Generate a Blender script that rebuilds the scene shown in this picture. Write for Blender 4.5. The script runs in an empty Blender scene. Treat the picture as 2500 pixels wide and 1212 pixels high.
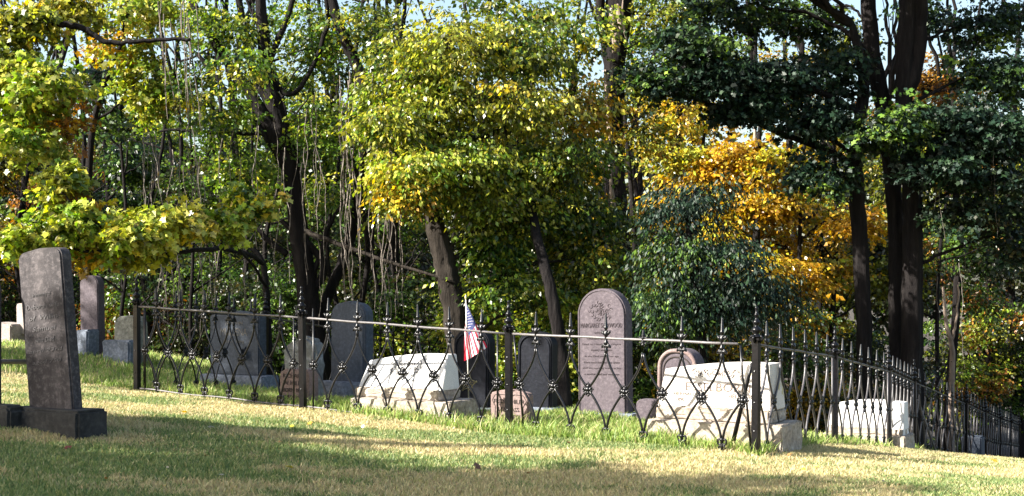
import bpy, bmesh, math, random
import numpy as np
from mathutils import Vector, Matrix
R = math.radians
random.seed(7)
S = bpy.context.scene
C = S.collection

# ------------------------------------------------------------------ camera, sky, sun, exposure
F = 3200.0; HX = 1250.0; HY = 700.0; CAMZ = 1.6          # focal in photo pixels, horizon row, eye height
cam = bpy.data.cameras.new('camera'); camo = bpy.data.objects.new('camera', cam); C.objects.link(camo)
cam.sensor_width = 36; cam.lens = 36*F/2500; cam.shift_y = (HY-606)/2500
cam.clip_start = 0.05; cam.clip_end = 2000
camo.location = (0, 0, CAMZ); camo.rotation_euler = (R(90), 0, 0)
S.camera = camo
SUN_DIR = Vector((-0.945, -0.33, 0)).normalized(); ELEV = R(33)
S.world = bpy.data.worlds.new('World'); S.world.use_nodes = True
nt = S.world.node_tree; bg = nt.nodes['Background']
sky = nt.nodes.new('ShaderNodeTexSky'); sky.sky_type = 'NISHITA'; sky.sun_disc = False
sky.sun_elevation = ELEV; sky.sun_rotation = math.atan2(SUN_DIR.x, SUN_DIR.y)
nt.links.new(sky.outputs[0], bg.inputs[0]); bg.inputs[1].default_value = 0.075; sky.dust_density = 2.5; sky.air_density = 1.2
sl = bpy.data.lights.new('sun', 'SUN'); sl.energy = 5.0; sl.angle = R(0.5); sl.color = (1, 0.95, 0.86)
so = bpy.data.objects.new('sun', sl); C.objects.link(so)
sd = Vector((SUN_DIR.x*math.cos(ELEV), SUN_DIR.y*math.cos(ELEV), math.sin(ELEV)))
so.rotation_euler = sd.to_track_quat('Z', 'Y').to_euler(); so.location = (-20, -5, 20)
S.view_settings.view_transform = 'Standard'; S.view_settings.look = 'None'
S.view_settings.exposure = 1.98; S.view_settings.gamma = 1
S.cycles.max_bounces = 8; S.cycles.transmission_bounces = 6

# ------------------------------------------------------------------ helpers
def P(px, py, d):
    return Vector(((px-HX)/F*d, d, CAMZ-(py-HY)/F*d))
U = Vector((.871, -.491, 0)).normalized()                # rows of the graveyard
V = Vector((.491, .871, 0)).normalized()                 # away from the faces
def ucoord(p0, px):                                      # signed distance along U from p0 to the sight line px
    k = (px-HX)/F
    return (k*p0.y-p0.x)/(U.x-k*U.y)
def vcoord(p0, px):
    k = (px-HX)/F
    return (k*p0.y-p0.x)/(V.x-k*V.y)

def tag(o, label=None, cat=None, group=None, kind=None):
    if label: o['label'] = label
    if cat: o['category'] = cat
    if group: o['group'] = group
    if kind: o['kind'] = kind
    return o
def thing(name, label, cat, loc=(0, 0, 0), rz=0, group=None):
    o = bpy.data.objects.new(name, None); C.objects.link(o); o.empty_display_size = .1
    o.location = loc; o.rotation_euler = (0, 0, rz)
    return tag(o, label, cat, group)
def put(name, me, parent=None, loc=(0, 0, 0), rot=(0, 0, 0), mat=None):
    o = bpy.data.objects.new(name, me); C.objects.link(o)
    if parent: o.parent = parent
    o.location = loc; o.rotation_euler = rot
    if mat and not me.materials: me.materials.append(mat)
    return o

class MB:
    def __init__(s): s.v = []; s.f = []
    def add(s, vs, fs):
        n = len(s.v); s.v += [tuple(v) for v in vs]; s.f += [tuple(i+n for i in f) for f in fs]
    def tube(s, pts, rad, n=6, caps=True):
        pts = [Vector(p) for p in pts]
        if not hasattr(rad, '__len__'): rad = [rad]*len(pts)
        vs = []; fs = []
        t0 = (pts[1]-pts[0]).normalized()
        a = t0.orthogonal().normalized()
        for i, p in enumerate(pts):
            t = (pts[min(i+1, len(pts)-1)]-pts[max(i-1, 0)])
            if t.length < 1e-9: t = t0
            t.normalize(); a = (a-t*a.dot(t))
            if a.length < 1e-6: a = t.orthogonal()
            a.normalize(); b = t.cross(a)
            for k in range(n):
                th = 2*math.pi*k/n
                vs.append(p+(a*math.cos(th)+b*math.sin(th))*rad[i])
        for i in range(len(pts)-1):
            for k in range(n):
                k2 = (k+1) % n
                fs.append((i*n+k, i*n+k2, (i+1)*n+k2, (i+1)*n+k))
        if caps:
            fs.append(tuple(range(n-1, -1, -1))); m = (len(pts)-1)*n; fs.append(tuple(range(m, m+n)))
        s.add(vs, fs)
    def lathe(s, prof, n=10, c=(0, 0, 0)):               # prof (r,z)
        vs = []; fs = []
        for r, z in prof:
            for k in range(n):
                th = 2*math.pi*k/n
                vs.append((c[0]+r*math.cos(th), c[1]+r*math.sin(th), c[2]+z))
        for i in range(len(prof)-1):
            for k in range(n):
                k2 = (k+1) % n
                fs.append((i*n+k, i*n+k2, (i+1)*n+k2, (i+1)*n+k))
        fs.append(tuple(range(n-1, -1, -1))); m = (len(prof)-1)*n; fs.append(tuple(range(m, m+n)))
        s.add(vs, fs)
    def box(s, x0, x1, y0, y1, z0, z1):
        vs = [(x, y, z) for z in (z0, z1) for y in (y0, y1) for x in (x0, x1)]
        s.add(vs, [(0, 2, 3, 1), (4, 5, 7, 6), (0, 1, 5, 4), (2, 6, 7, 3), (0, 4, 6, 2), (1, 3, 7, 5)])
    def blob(s, c, r, n=8, m=5):
        prof = []
        vs = [(c[0], c[1], c[2]-r[2])]; fs = []
        for i in range(1, m):
            ph = math.pi*i/m
            for k in range(n):
                th = 2*math.pi*k/n
                vs.append((c[0]+r[0]*math.sin(ph)*math.cos(th), c[1]+r[1]*math.sin(ph)*math.sin(th), c[2]-r[2]*math.cos(ph)))
        vs.append((c[0], c[1], c[2]+r[2])); L = len(vs)-1
        for k in range(n):
            k2 = (k+1) % n
            fs.append((0, 1+k2, 1+k)); fs.append((L, L-n+k, L-n+k2))
            for i in range(m-2):
                a = 1+i*n; fs.append((a+k, a+k2, a+n+k2, a+n+k))
        s.add(vs, fs)
    def mesh(s, name, mat=None, smooth=True, origin=None):
        if origin is None and name in ('spike', 'rosette', 'foot_ornament'): s.v = [(v[0]*1.25, v[1]*1.25, v[2]*1.12) for v in s.v]
        me = bpy.data.meshes.new(name)
        vs = s.v if origin is None else [(v[0]-origin[0], v[1]-origin[1], v[2]-origin[2]) for v in s.v]
        me.from_pydata(vs, [], s.f)
        if smooth: me.polygons.foreach_set('use_smooth', [True]*len(me.polygons))
        if mat: me.materials.append(mat)
        me.update()
        return me

def npmesh(name, verts, loops, starts, mat, cols=None, smooth=False):
    me = bpy.data.meshes.new(name)
    me.vertices.add(len(verts)); me.vertices.foreach_set('co', np.asarray(verts, np.float32).ravel())
    me.loops.add(len(loops)); me.loops.foreach_set('vertex_index', np.asarray(loops, np.int32))
    me.polygons.add(len(starts)); me.polygons.foreach_set('loop_start', np.asarray(starts, np.int32))
    if smooth: me.polygons.foreach_set('use_smooth', np.ones(len(starts), bool))
    if cols is not None:
        a = me.attributes.new('leafcol', 'FLOAT_COLOR', 'POINT')
        c4 = np.ones((len(verts), 4), np.float32); c4[:, :3] = cols
        a.data.foreach_set('color', c4.ravel())
    me.materials.append(mat)
    me.update(calc_edges=True)
    return me

# value noise on a lattice (numpy)
_lat = np.random.RandomState(3).rand(256, 256)
def vnoise(x, y):
    xi = np.floor(x).astype(int); yi = np.floor(y).astype(int); fx = x-xi; fy = y-yi
    fx = fx*fx*(3-2*fx); fy = fy*fy*(3-2*fy)
    a = _lat[xi % 256, yi % 256]; b = _lat[(xi+1) % 256, yi % 256]
    c = _lat[xi % 256, (yi+1) % 256]; d = _lat[(xi+1) % 256, (yi+1) % 256]
    return (a*(1-fx)+b*fx)*(1-fy)+(c*(1-fx)+d*fx)*fy
def fnoise(x, y): return (vnoise(x, y)+.5*vnoise(2.1*x+7, 2.1*y+3)+.25*vnoise(4.3*x+1, 4.3*y+9))/1.75

# ------------------------------------------------------------------ materials
def newmat(name):
    m = bpy.data.materials.new(name); m.use_nodes = True
    return m, m.node_tree, m.node_tree.nodes['Principled BSDF']
def nd(t, typ, **kw):
    n = t.nodes.new(typ)
    for k, v in kw.items(): setattr(n, k, v)
    return n
def ramp(t, fac, stops):
    r = nd(t, 'ShaderNodeValToRGB'); t.links.new(fac, r.inputs[0])
    e = r.color_ramp.elements
    while len(e) < len(stops): e.new(0.5)
    for i, (p, c) in enumerate(stops): e[i].position = p; e[i].color = (*c, 1)
    return r.outputs[0]
def noise(t, scale, detail=6, vec=None, rough=.6):
    n = nd(t, 'ShaderNodeTexNoise'); n.inputs['Scale'].default_value = scale
    n.inputs['Detail'].default_value = detail; n.inputs['Roughness'].default_value = rough
    if vec: t.links.new(vec, n.inputs['Vector'])
    return n.outputs['Fac']
def coords(t, scale=(1, 1, 1), loc=(0, 0, 0)):
    tc = nd(t, 'ShaderNodeTexCoord'); mp = nd(t, 'ShaderNodeMapping')
    mp.inputs['Scale'].default_value = scale; mp.inputs['Location'].default_value = loc
    t.links.new(tc.outputs['Object'], mp.inputs['Vector']); return mp.outputs[0]
def mixc(t, fac, a, b, mode='MIX'):
    m = nd(t, 'ShaderNodeMix', data_type='RGBA', blend_type=mode)
    if isinstance(fac, (int, float)): m.inputs[0].default_value = fac
    else: t.links.new(fac, m.inputs[0])
    for i, c in ((6, a), (7, b)):
        if isinstance(c, tuple): m.inputs[i].default_value = (*c, 1)
        else: t.links.new(c, m.inputs[i])
    return m.outputs[2]
def bump(t, b, h, strength=.4, dist=.01):
    n = nd(t, 'ShaderNodeBump'); n.inputs['Strength'].default_value = strength; n.inputs['Distance'].default_value = dist
    t.links.new(h, n.inputs['Height']); t.links.new(n.outputs[0], b.inputs['Normal'])

def stone_mat(name, base, dark, light, rough=.75, fine=60, blotch=5, streak=False, bs=.35, lichen=None, seed=0):
    m, t, b = newmat(name)
    v = coords(t, loc=(seed*3.1, seed*1.7, seed))
    vs = coords(t, (1, 1, .18), (seed*1.3, seed, seed*2)) if streak else v
    big = noise(t, blotch, 7, vs, .65); fin = noise(t, fine, 4, v, .7)
    c = ramp(t, big, [(.30, dark), (.5, base), (.72, light)])
    c = mixc(t, .55, c, ramp(t, fin, [(.25, tuple(x*.35 for x in base)), (.5, base), (.8, tuple(min(1, x*1.35) for x in light))]))
    if lichen:
        lf = noise(t, blotch*2.3, 8, coords(t, loc=(9+seed, 2, 4)), .7)
        c = mixc(t, ramp(t, lf, [(.58, (0, 0, 0)), (.66, (1, 1, 1))]), c, lichen)
    t.links.new(c, b.inputs['Base Color']); b.inputs['Roughness'].default_value = rough; b.inputs['Specular IOR Level'].default_value = .22 if rough > .6 else .1
    hh = noise(t, fine*.5, 8, v, .75)
    bump(t, b, hh, bs, .012)
    return m
M = {}
M['white_granite'] = stone_mat('white granite', (.60, .59, .58), (.50, .49, .47), (.76, .74, .72), .7, 140, 3, bs=.15, seed=31)
M['tan_granite'] = stone_mat('tan granite', (.56, .52, .48), (.42, .35, .30), (.68, .66, .64), .7, 140, 3.5, bs=.15, lichen=(.42, .36, .16), seed=2)
M['rock_face'] = stone_mat('rough rock face', (.33, .28, .23), (.07, .055, .045), (.60, .54, .47), .9, 26, 12, bs=1.2)
M['pink_sand'] = stone_mat('pink sandstone', (.20, .145, .135), (.13, .09, .085), (.28, .21, .20), .85, 50, 4, True, .5, seed=3)
M['mauve'] = stone_mat('mauve weathered sandstone', (.082, .068, .078), (.038, .033, .041), (.14, .117, .127), .85, 35, 3, True, .6, seed=4)
M['dark_slab'] = stone_mat('dark weathered brownstone', (.045, .040, .042), (.014, .013, .015), (.16, .14, .14), .8, 30, 4, True, .8, seed=5)
M['black_slab'] = stone_mat('blackened slate', (.008, .009, .013), (.004, .004, .006), (.018, .020, .028), .55, 30, 3, True, .4, seed=6)
M['blue_slab'] = stone_mat('blue grey slate', (.05, .060, .080), (.024, .030, .040), (.09, .108, .14), .7, 30, 3, True, .4, seed=7)
M['blue_base'] = stone_mat('blue grey rough base', (.14, .16, .20), (.06, .07, .09), (.26, .29, .35), .85, 24, 6, False, .9, seed=8)
M['rough_grey'] = stone_mat('rough grey fieldstone', (.17, .17, .165), (.07, .07, .075), (.33, .34, .36), .9, 18, 5, False, 1.0, seed=9)
M['mottled'] = stone_mat('mottled lichen stone', (.20, .20, .17), (.09, .09, .075), (.36, .35, .33), .9, 24, 6, False, .8, (.05, .06, .04), 10)
M['dark_base'] = stone_mat('dark mossy base stone', (.03, .03, .03), (.012, .013, .014), (.07, .068, .066), .8, 22, 5, False, .8, seed=11)
M['pale_stone'] = stone_mat('pale weathered marble', (.26, .22, .20), (.16, .13, .12), (.36, .32, .30), .8, 40, 5, False, .4, seed=12)
def plain(name, col, rough=.7, metal=0.0, var=.25, scale=30):
    m, t, b = newmat(name)
    n = noise(t, scale, 5, coords(t))
    t.links.new(ramp(t, n, [(.3, tuple(c*(1-var) for c in col)), (.7, tuple(min(1, c*(1+var)) for c in col))]), b.inputs['Base Color'])
    b.inputs['Roughness'].default_value = rough; b.inputs['Metallic'].default_value = metal
    bump(t, b, n, .3, .003)
    return m
M['cut_dark'] = plain('dark carved lettering', (.035, .026, .024), .9)
M['cut_grey'] = plain('grey carved lettering', (.13, .125, .12), .9)
M['cut_brown'] = plain('brown carved lettering', (.13, .10, .085), .9)
M['cut_pale'] = plain('pale worn lettering', (.095, .088, .09), .9)
M['cut_mauve'] = plain('shallow worn lettering', (.05, .038, .044), .9)
def iron_mat(spec=.22, rg_=.28, nm='black painted iron'):
    m, t, b = newmat(nm)
    n = noise(t, 45, 6, coords(t)); n2 = noise(t, 7, 4, coords(t, loc=(3, 1, 2)))
    c = ramp(t, n, [(.35, (.003, .003, .004)), (.66, (.006, .006, .008)), (.84, (.03, .018, .013))])
    t.links.new(c, b.inputs['Base Color']); b.inputs['Roughness'].default_value = rg_
    b.inputs['Specular IOR Level'].default_value = spec
    bump(t, b, n, .4, .002); return m
M['iron'] = iron_mat(); M['iron_bar'] = iron_mat(.36, .32, 'black iron bars')
M['rail'] = plain('worn grey iron rail', (.11, .10, .10), .5, 0, .45, 60)
M['darkrail'] = plain('dark iron rail', (.05, .042, .038), .5, 0, .4, 60)
M['lit_tone_bar'] = plain('iron bars in sunlit tone', (.055, .05, .052), .4, 0, .4, 60)  # iron lightened to stand in for sun on the side pickets
M['bronze'] = plain('weathered bronze', (.30, .24, .12), .5, .5, .5, 90)
M['wood'] = plain('painted flag stick', (.62, .58, .5), .6)
M['gold'] = plain('gilt finial', (.65, .55, .25), .4, .5)
def bark(name, a, b_, c_, sc=9):
    m, t, b = newmat(name)
    n = noise(t, sc, 9, coords(t, (1, 1, .16)), .7); n2 = noise(t, 2.2, 4, coords(t, loc=(1, 5, 2)))
    c = ramp(t, n, [(.32, a), (.52, b_), (.72, c_)])
    c = mixc(t, ramp(t, n2, [(.45, (0, 0, 0)), (.7, (.6, .6, .6))]), c, tuple(x*1.25 for x in b_))
    t.links.new(c, b.inputs['Base Color']); b.inputs['Roughness'].default_value = .9; b.inputs['Specular IOR Level'].default_value = .12
    bump(t, b, n, 1.0, .06); return m
M['bark_grey'] = bark('grey brown bark', (.009, .007, .006), (.028, .023, .019), (.065, .054, .044))
M['bark_dark'] = bark('dark bark', (.004, .0035, .0035), (.012, .010, .010), (.03, .026, .024))
M['bark_pale'] = bark('peeling pale bark', (.05, .04, .035), (.26, .20, .16), (.52, .43, .36), 5)
M['vine'] = bark('dry vine bark', (.05, .042, .036), (.20, .17, .145), (.38, .34, .30), 20)

def leaf_mat(name, transl=.45, rough=.33, spec=.5):
    m, t, b = newmat(name)
    at = nd(t, 'ShaderNodeAttribute'); at.attribute_name = 'leafcol'
    nz = noise(t, 40, 3, coords(t))
    c = mixc(t, .35, at.outputs['Color'], ramp(t, nz, [(.3, (.35, .35, .35)), (.7, (1, 1, 1))]), 'MULTIPLY')
    t.links.new(c, b.inputs['Base Color']); b.inputs['Roughness'].default_value = rough
    b.inputs['Specular IOR Level'].default_value = spec
    tr = nd(t, 'ShaderNodeBsdfTranslucent')
    hs = nd(t, 'ShaderNodeHueSaturation'); hs.inputs['Saturation'].default_value = 1.08; hs.inputs['Value'].default_value = 1.25
    t.links.new(c, hs.inputs['Color']); t.links.new(hs.outputs[0], tr.inputs['Color'])
    mx = nd(t, 'ShaderNodeMixShader'); mx.inputs[0].default_value = transl
    t.links.new(b.outputs[0], mx.inputs[1]); t.links.new(tr.outputs[0], mx.inputs[2])
    t.links.new(mx.outputs[0], t.nodes['Material Output'].inputs['Surface'])
    return m
M['leaf'] = leaf_mat('leaves', .42, .33); M['leaf_dark'] = leaf_mat('glossy leaves', .20, .5, .28)
M['blade'] = leaf_mat('grass blades', .35, .6)
M['litter'] = leaf_mat('fallen leaf', .2, .6)

# ------------------------------------------------------------------ layout: graveyard plots as data, so the ground can be fitted to them
# fence posts: photo column, base row, depth
FRONT = [(335, 957, 13.3), (740, 1002, 12.27), (1243, 1056, 11.5), (1845, 1116, 10.1)]
def on_v(t, gz):                                          # side fences run away from the ends of the front one
    return t
def pos(px, py, d): return P(px, py, d)
front_posts = [pos(*a) for a in FRONT]
right_posts = [front_posts[3]]
for px, d, gz in ((2038, 12.6, -1.54), (2172, 15.0, -1.84), (2232, 16.6, -2.08), (2357, 19.6, -2.62), (2405, 21.9, -2.98), (2440, 24.2, -3.32), (2466, 26.5, -3.62), (2486, 28.7, -3.92)):
    right_posts.append(Vector(((px-HX)/F*d, d, CAMZ+gz)))
left_posts = [front_posts[0]]
for px, d, gz in ((647, 15.5, -1.23), (903, 17.65, -1.50), (1096, 19.8, -1.80), (1257, 21.9, -2.11), (1385, 24.0, -2.38), (1484, 26.1, -2.64), (1570, 28.2, -2.9)):
    left_posts.append(Vector(((px-HX)/F*d, d, CAMZ+gz)))

CTRL = []                                                 # ground control points
for p in front_posts+right_posts+left_posts: CTRL.append((p.x, p.y, p.z))
def cg(px, py, d): v = P(px, py, d); CTRL.append((v.x, v.y, v.z))
cg(1250, 1212, 8.2); cg(1900, 1212, 8.1); cg(2500, 1212, 8.3); cg(600, 1212, 7.9); cg(0, 1212, 7.5)
cg(160, 1062, 9.5); cg(0, 1035, 9.7); cg(600, 1075, 9.7); cg(0, 950, 12.2); cg(0, 842, 21.5); cg(340, 862, 20.0)
cg(300, 882, 17.2); cg(220, 864, 17.8); cg(30, 838, 19.5); cg(2480, 1128, 12.2); cg(2300, 1165, 9.6)
cg(855, 972, 14.2); cg(575, 946, 15.4); cg(1155, 1014, 13.2); cg(1310, 1014, 13.1); cg(1480, 1019, 12.35)
cg(990, 1018, 12.15); cg(730, 990, 12.75); cg(1760, 1088, 10.8); cg(2120, 1082, 15.3)
CTRL += [(-25, 26, .75), (-14, 14, .85), (-25, 5, .9), (25, 25, -3.6), (25, 8, -1.2), (0, 38, -2.8), (-25, 45, -.6), (30, 60, -5.5), (-30, 70, -1.5),
         (0, 1.5, -.05), (-14, 2, .4), (15, 3, -.6), (8, 34, -3.3), (60, 60, -7), (-60, 60, 0), (-60, -10, 1.5), (60, -10, -3), (0, -15, -.6), (0, 110, -4)]
_c = np.array(CTRL)
def _phi(r): return np.where(r > 1e-9, r*r*np.log(r+1e-12), 0)
def _fit(c, lam=.02):
    n = len(c); d = np.hypot(c[:, None, 0]-c[None, :, 0], c[:, None, 1]-c[None, :, 1])
    A = np.zeros((n+3, n+3)); A[:n, :n] = _phi(d)+lam*np.eye(n)
    A[:n, n] = 1; A[:n, n+1] = c[:, 0]; A[:n, n+2] = c[:, 1]; A[n:, :n] = A[:n, n:].T
    return np.linalg.solve(A, np.concatenate([c[:, 2], [0, 0, 0]]))
_w = _fit(_c)
def ground(x, y):
    x = np.atleast_1d(np.asarray(x, float)); y = np.atleast_1d(np.asarray(y, float))
    xc = np.clip(x, -60, 60); yc = np.clip(y, -15, 110)
    out = np.empty_like(xc).ravel(); xf = xc.ravel(); yf = yc.ravel(); n = len(_c)
    for s in range(0, len(xf), 20000):
        a = xf[s:s+20000]; b = yf[s:s+20000]
        d = np.hypot(a[:, None]-_c[None, :, 0], b[:, None]-_c[None, :, 1])
        out[s:s+20000] = _phi(d)@_w[:n]+_w[n]+_w[n+1]*a+_w[n+2]*b
    return out.reshape(xc.shape)
def gz(x, y): return float(ground(x, y)[0])
def pick(px, py):                                         # where a sight line meets the ground
    d = np.arange(5, 60, .03); x = (px-HX)/F*d; z = CAMZ-(py-HY)/F*d
    g = ground(x, d); k = np.nonzero(g >= z)[0]
    k = k[0] if len(k) else len(d)-1
    return Vector((x[k], d[k], g[k]))

# ground sheet
gx = np.concatenate([np.linspace(-400, -40, 14), np.linspace(-38, -8, 50), np.linspace(-7.8, 9, 150), np.linspace(9.3, 40, 55), np.linspace(44, 400, 14)])
gy = np.concatenate([np.linspace(-200, 3, 20), np.linspace(3.3, 18, 150), np.linspace(18.3, 60, 70), np.linspace(64, 600, 22)])
GX, GY = np.meshgrid(gx, gy); GZ = ground(GX, GY)+.02*(fnoise(GX*2.2, GY*2.2)-.5)
nx, ny = len(gx), len(gy)
idx = np.arange(nx*ny).reshape(ny, nx)
q = np.stack([idx[:-1, :-1], idx[:-1, 1:], idx[1:, 1:], idx[1:, :-1]], -1).reshape(-1, 4)
def ground_mat():
    m, t, b = newmat('lawn soil and thatch')
    v = coords(t)
    pat = noise(t, .9, 6, v, .65); fin = noise(t, 40, 6, v, .8); mid = noise(t, 7, 6, v, .7)
    c = ramp(t, pat, [(.35, (.09, .12, .035)), (.5, (.20, .17, .075)), (.65, (.30, .22, .12))])
    c = mixc(t, .6, c, ramp(t, fin, [(.3, (.03, .035, .015)), (.55, (.16, .15, .06)), (.8, (.38, .33, .17))]))
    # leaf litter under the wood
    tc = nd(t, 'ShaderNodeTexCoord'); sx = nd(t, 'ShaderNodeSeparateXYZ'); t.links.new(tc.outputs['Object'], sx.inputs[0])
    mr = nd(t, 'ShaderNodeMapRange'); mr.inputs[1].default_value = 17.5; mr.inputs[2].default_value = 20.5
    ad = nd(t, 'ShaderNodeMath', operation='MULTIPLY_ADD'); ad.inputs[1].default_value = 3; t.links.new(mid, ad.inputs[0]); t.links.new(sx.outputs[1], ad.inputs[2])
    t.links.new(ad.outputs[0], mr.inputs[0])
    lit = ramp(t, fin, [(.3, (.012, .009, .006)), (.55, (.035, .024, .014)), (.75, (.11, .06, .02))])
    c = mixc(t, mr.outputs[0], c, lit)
    t.links.new(c, b.inputs['Base Color']); b.inputs['Roughness'].default_value = .95
    bump(t, b, fin, .8, .03); return m
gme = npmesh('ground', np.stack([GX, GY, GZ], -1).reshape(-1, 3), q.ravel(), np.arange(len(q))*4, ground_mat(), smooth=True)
tag(put('ground', gme), kind='structure')

# ------------------------------------------------------------------ gravestones
RZ = math.atan2(U.y, U.x)
BEV = .012
def prism(outline, T, taper_top=0, zref=1.0, bev=BEV, rough=0, seed=1, sub=0, push=None):
    """outline: list of (x,z) counter-clockwise seen from the front; front face at y=-T/2"""
    bm = bmesh.new()
    fr = [bm.verts.new((x, -T/2, z)) for x, z in outline]
    bk = [bm.verts.new((x, T/2, z)) for x, z in outline]
    n = len(outline)
    bm.faces.new(fr); bm.faces.new(bk[::-1])
    for i in range(n):
        j = (i+1) % n
        bm.faces.new((fr[j], fr[i], bk[i], bk[j]))
    if taper_top:
        for v in bm.verts:
            if v.co.y < 0: v.co.y += taper_top*max(0, v.co.z)/zref
    bmesh.ops.recalc_face_normals(bm, faces=bm.faces)
    if bev:
        es = [e for e in bm.edges if len(e.link_faces) == 2 and e.calc_face_angle(0) > .5]
        bmesh.ops.bevel(bm, geom=es, offset=bev, segments=2, affect='EDGES')
    if rough:
        bmesh.ops.triangulate(bm, faces=bm.faces)
        for _ in range(sub): bmesh.ops.subdivide_edges(bm, edges=[e for e in bm.edges if e.calc_length() > .05], cuts=1, use_grid_fill=True)
        rg = random.Random(seed)
        from mathutils import noise as mn
        for v in bm.verts:
            v.co += Vector(mn.noise_vector(v.co*9+Vector((seed*3, 0, 0))))*rough+Vector((rg.uniform(-1, 1), rg.uniform(-1, 1), rg.uniform(-1, 1)))*rough*.35
    me = bpy.data.meshes.new('stone'); bm.to_mesh(me); bm.free()
    return me
def arch(W, H, r, n=14, top=0.0, ztop=None):
    """round-topped outline; r = shoulder rounding as fraction of half width (1 = full semicircle); starts below ground"""
    w = W/2; rr = w*r; pts = [(-w, -.15), (w, -.15)]
    for i in range(n+1):
        a = math.pi/2*i/n
        pts.append((w-rr+rr*math.cos(a), H-rr+rr*math.sin(a)))
    if r < 1 and top: pts.append((0, H+top))
    for i in range(n+1):
        if r >= .999 and i == 0: continue
        a = math.pi/2+math.pi/2*i/n
        pts.append((-w+rr+rr*math.cos(a), H-rr+rr*math.sin(a)))
    return pts
def segtop(W, H, sag, n=10, shoulder=0):
    """flat sides and a low curved top of rise sag"""
    w = W/2; pts = [(-w, -.15), (w, -.15)]
    for i in range(n+1):
        x = w-2*w*i/n; pts.append((x, H-sag*(x/w)**2))
    return pts
def oft(me, mat):
    me.materials.clear(); me.materials.append(mat); return me
def face_geo(xl, xr, ybot, d):
    """centre and width of a face seen between columns xl..xr with its middle at depth d"""
    c = P((xl+xr)/2, ybot, d); a = ucoord(c, xl); b = ucoord(c, xr)
    return c+U*((a+b)/2), b-a
_fcache = {}
def text_mesh(body, height, mat, width=None, depth=.003, shear=0):
    cu = bpy.data.curves.new('t', 'FONT'); cu.body = body; cu.size = 1; cu.align_x = 'CENTER'; cu.extrude = 0.0; cu.shear = shear
    cu.resolution_u = 2; cu.space_line = 1.15
    o = bpy.data.objects.new('t', cu); C.objects.link(o); bpy.context.view_layer.update()
    dg = bpy.context.evaluated_depsgraph_get()
    me = bpy.data.meshes.new_from_object(o.evaluated_get(dg)); bpy.data.objects.remove(o); bpy.data.curves.remove(cu)
    co = np.array([v.co[:] for v in me.vertices]); mn = co.min(0); mx = co.max(0)
    sy = height/(mx[1]-mn[1]); sx = (width/(mx[0]-mn[0])) if width else sy
    for v in me.vertices:
        x = (v.co.x-(mn[0]+mx[0])/2)*sx; z = (v.co.y-mn[1])*sy
        v.co = (x, 0, z)
    bm = bmesh.new(); bm.from_mesh(me)
    r = bmesh.ops.extrude_face_region(bm, geom=bm.faces[:])
    for g in r['geom']:
        if isinstance(g, bmesh.types.BMVert): g.co.y -= depth
    bmesh.ops.recalc_face_normals(bm, faces=bm.faces); bm.to_mesh(me); bm.free()
    me.materials.clear(); me.materials.append(mat)
    return me
def stone(name, label, cat='gravestone', at=None, tilt=(0, 0), group=None, back=.07):
    at = at+V*back                                         # the measured plane is the front face
    t = thing(name, label, cat, at, RZ, group)
    t.rotation_euler = (tilt[0], tilt[1], RZ)
    return t
PXM = lambda d: d/F

# G1 leaning dark slab in the foreground ------------------------------------
c, W = face_geo(24, 188, 1062, 9.45); zb = c.z
g = stone('leaning_gravestone', 'tall dark weathered slab leaning left on a black stone base in the left foreground', back=.15, at=c)
bh = 62*PXM(9.45)
me = prism([(-W/2, -.2), (W/2, -.2), (W/2, bh), (-W/2, bh)], .30, bev=.02, rough=.006, sub=2, seed=4); put('base', oft(me, M['dark_base']), g, (0, 0, 0))
c2, W2 = face_geo(75, 184, 1000, 9.45)
off = (c2-c).dot(U)
H = 393*PXM(9.45)
sl_t = bpy.data.meshes.new('slab')
me = prism(arch(W2, H, .28, 8, .012), .10, bev=.012, rough=.0025, sub=1, seed=2)
sb = put('slab', oft(me, M['dark_slab']), g, (off-.10, 0, bh), (R(0), R(-6.2), 0))
rows = ['In memory of', 'Deborah wife', 'of  Willm', 'Samuel', 'who Died', 'april 23rd', 'aged 750']
for i, r_ in enumerate(rows):
    put('inscription', text_mesh(r_, .035, M['cut_pale'], width=.20+.05*((i*7) % 4), shear=.2), sb, (0.0, -.051, H*.70-i*.082))

# G2 stone base cut by the left edge
c, W = face_geo(-190, 22, 1034, 9.7)
g = stone('edge_gravestone', 'dark mossy gravestone base cut off by the left edge of the photo', back=.08, at=c)
bh = .148
me = prism([(-W/2, -.2), (W/2, -.2), (W/2, bh-.03), (W/2-.03, bh), (-W/2, bh)], .16, bev=.02, rough=.006, sub=2, seed=14); put('base', oft(me, M['dark_base']), g)
c2, W2 = face_geo(-205, -46, 990, 9.7)
put('slab', oft(prism(arch(W2, .95, .3, 8), .09, rough=.002, sub=1), M['dark_slab']), g, ((c2-c).dot(U), 0, bh))
# plain dark bar set level on two legs at the left edge
p0 = P(-60, 882, 11.5); p1 = P(75, 884, 11.9); mb = MB()
mb.tube([p0, p1], .022, 8)
for q_ in (p0.lerp(p1, .12), p1): mb.tube([q_, Vector((q_.x, q_.y, gz(q_.x, q_.y)-.1))], .016, 8)
o = put('dark_bar', mb.mesh('dark_bar', M['darkrail'], origin=p1), None, p1); tag(o, 'low dark bar passing behind the tall leaning dark slab', 'rail')

# G3 pale marker at far left
c, W = face_geo(3, 42, 838, 19.0)
g = stone('pale_gravestone', 'pale marble gravestone with low block base peeping out behind the leaning slab', back=.0, at=c)
put('base', oft(prism([(-W*.6, -.2), (W*.9, -.2), (W*.9, .28), (-W*.6, .30)], .45, bev=.02, rough=.006, sub=2, seed=15), M['pale_stone']), g)
put('slab', oft(prism(arch(.24, .30, .4, 8), .1), M['pale_stone']), g, (.33, 0, .28), (0, R(-2), 0))

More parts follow.
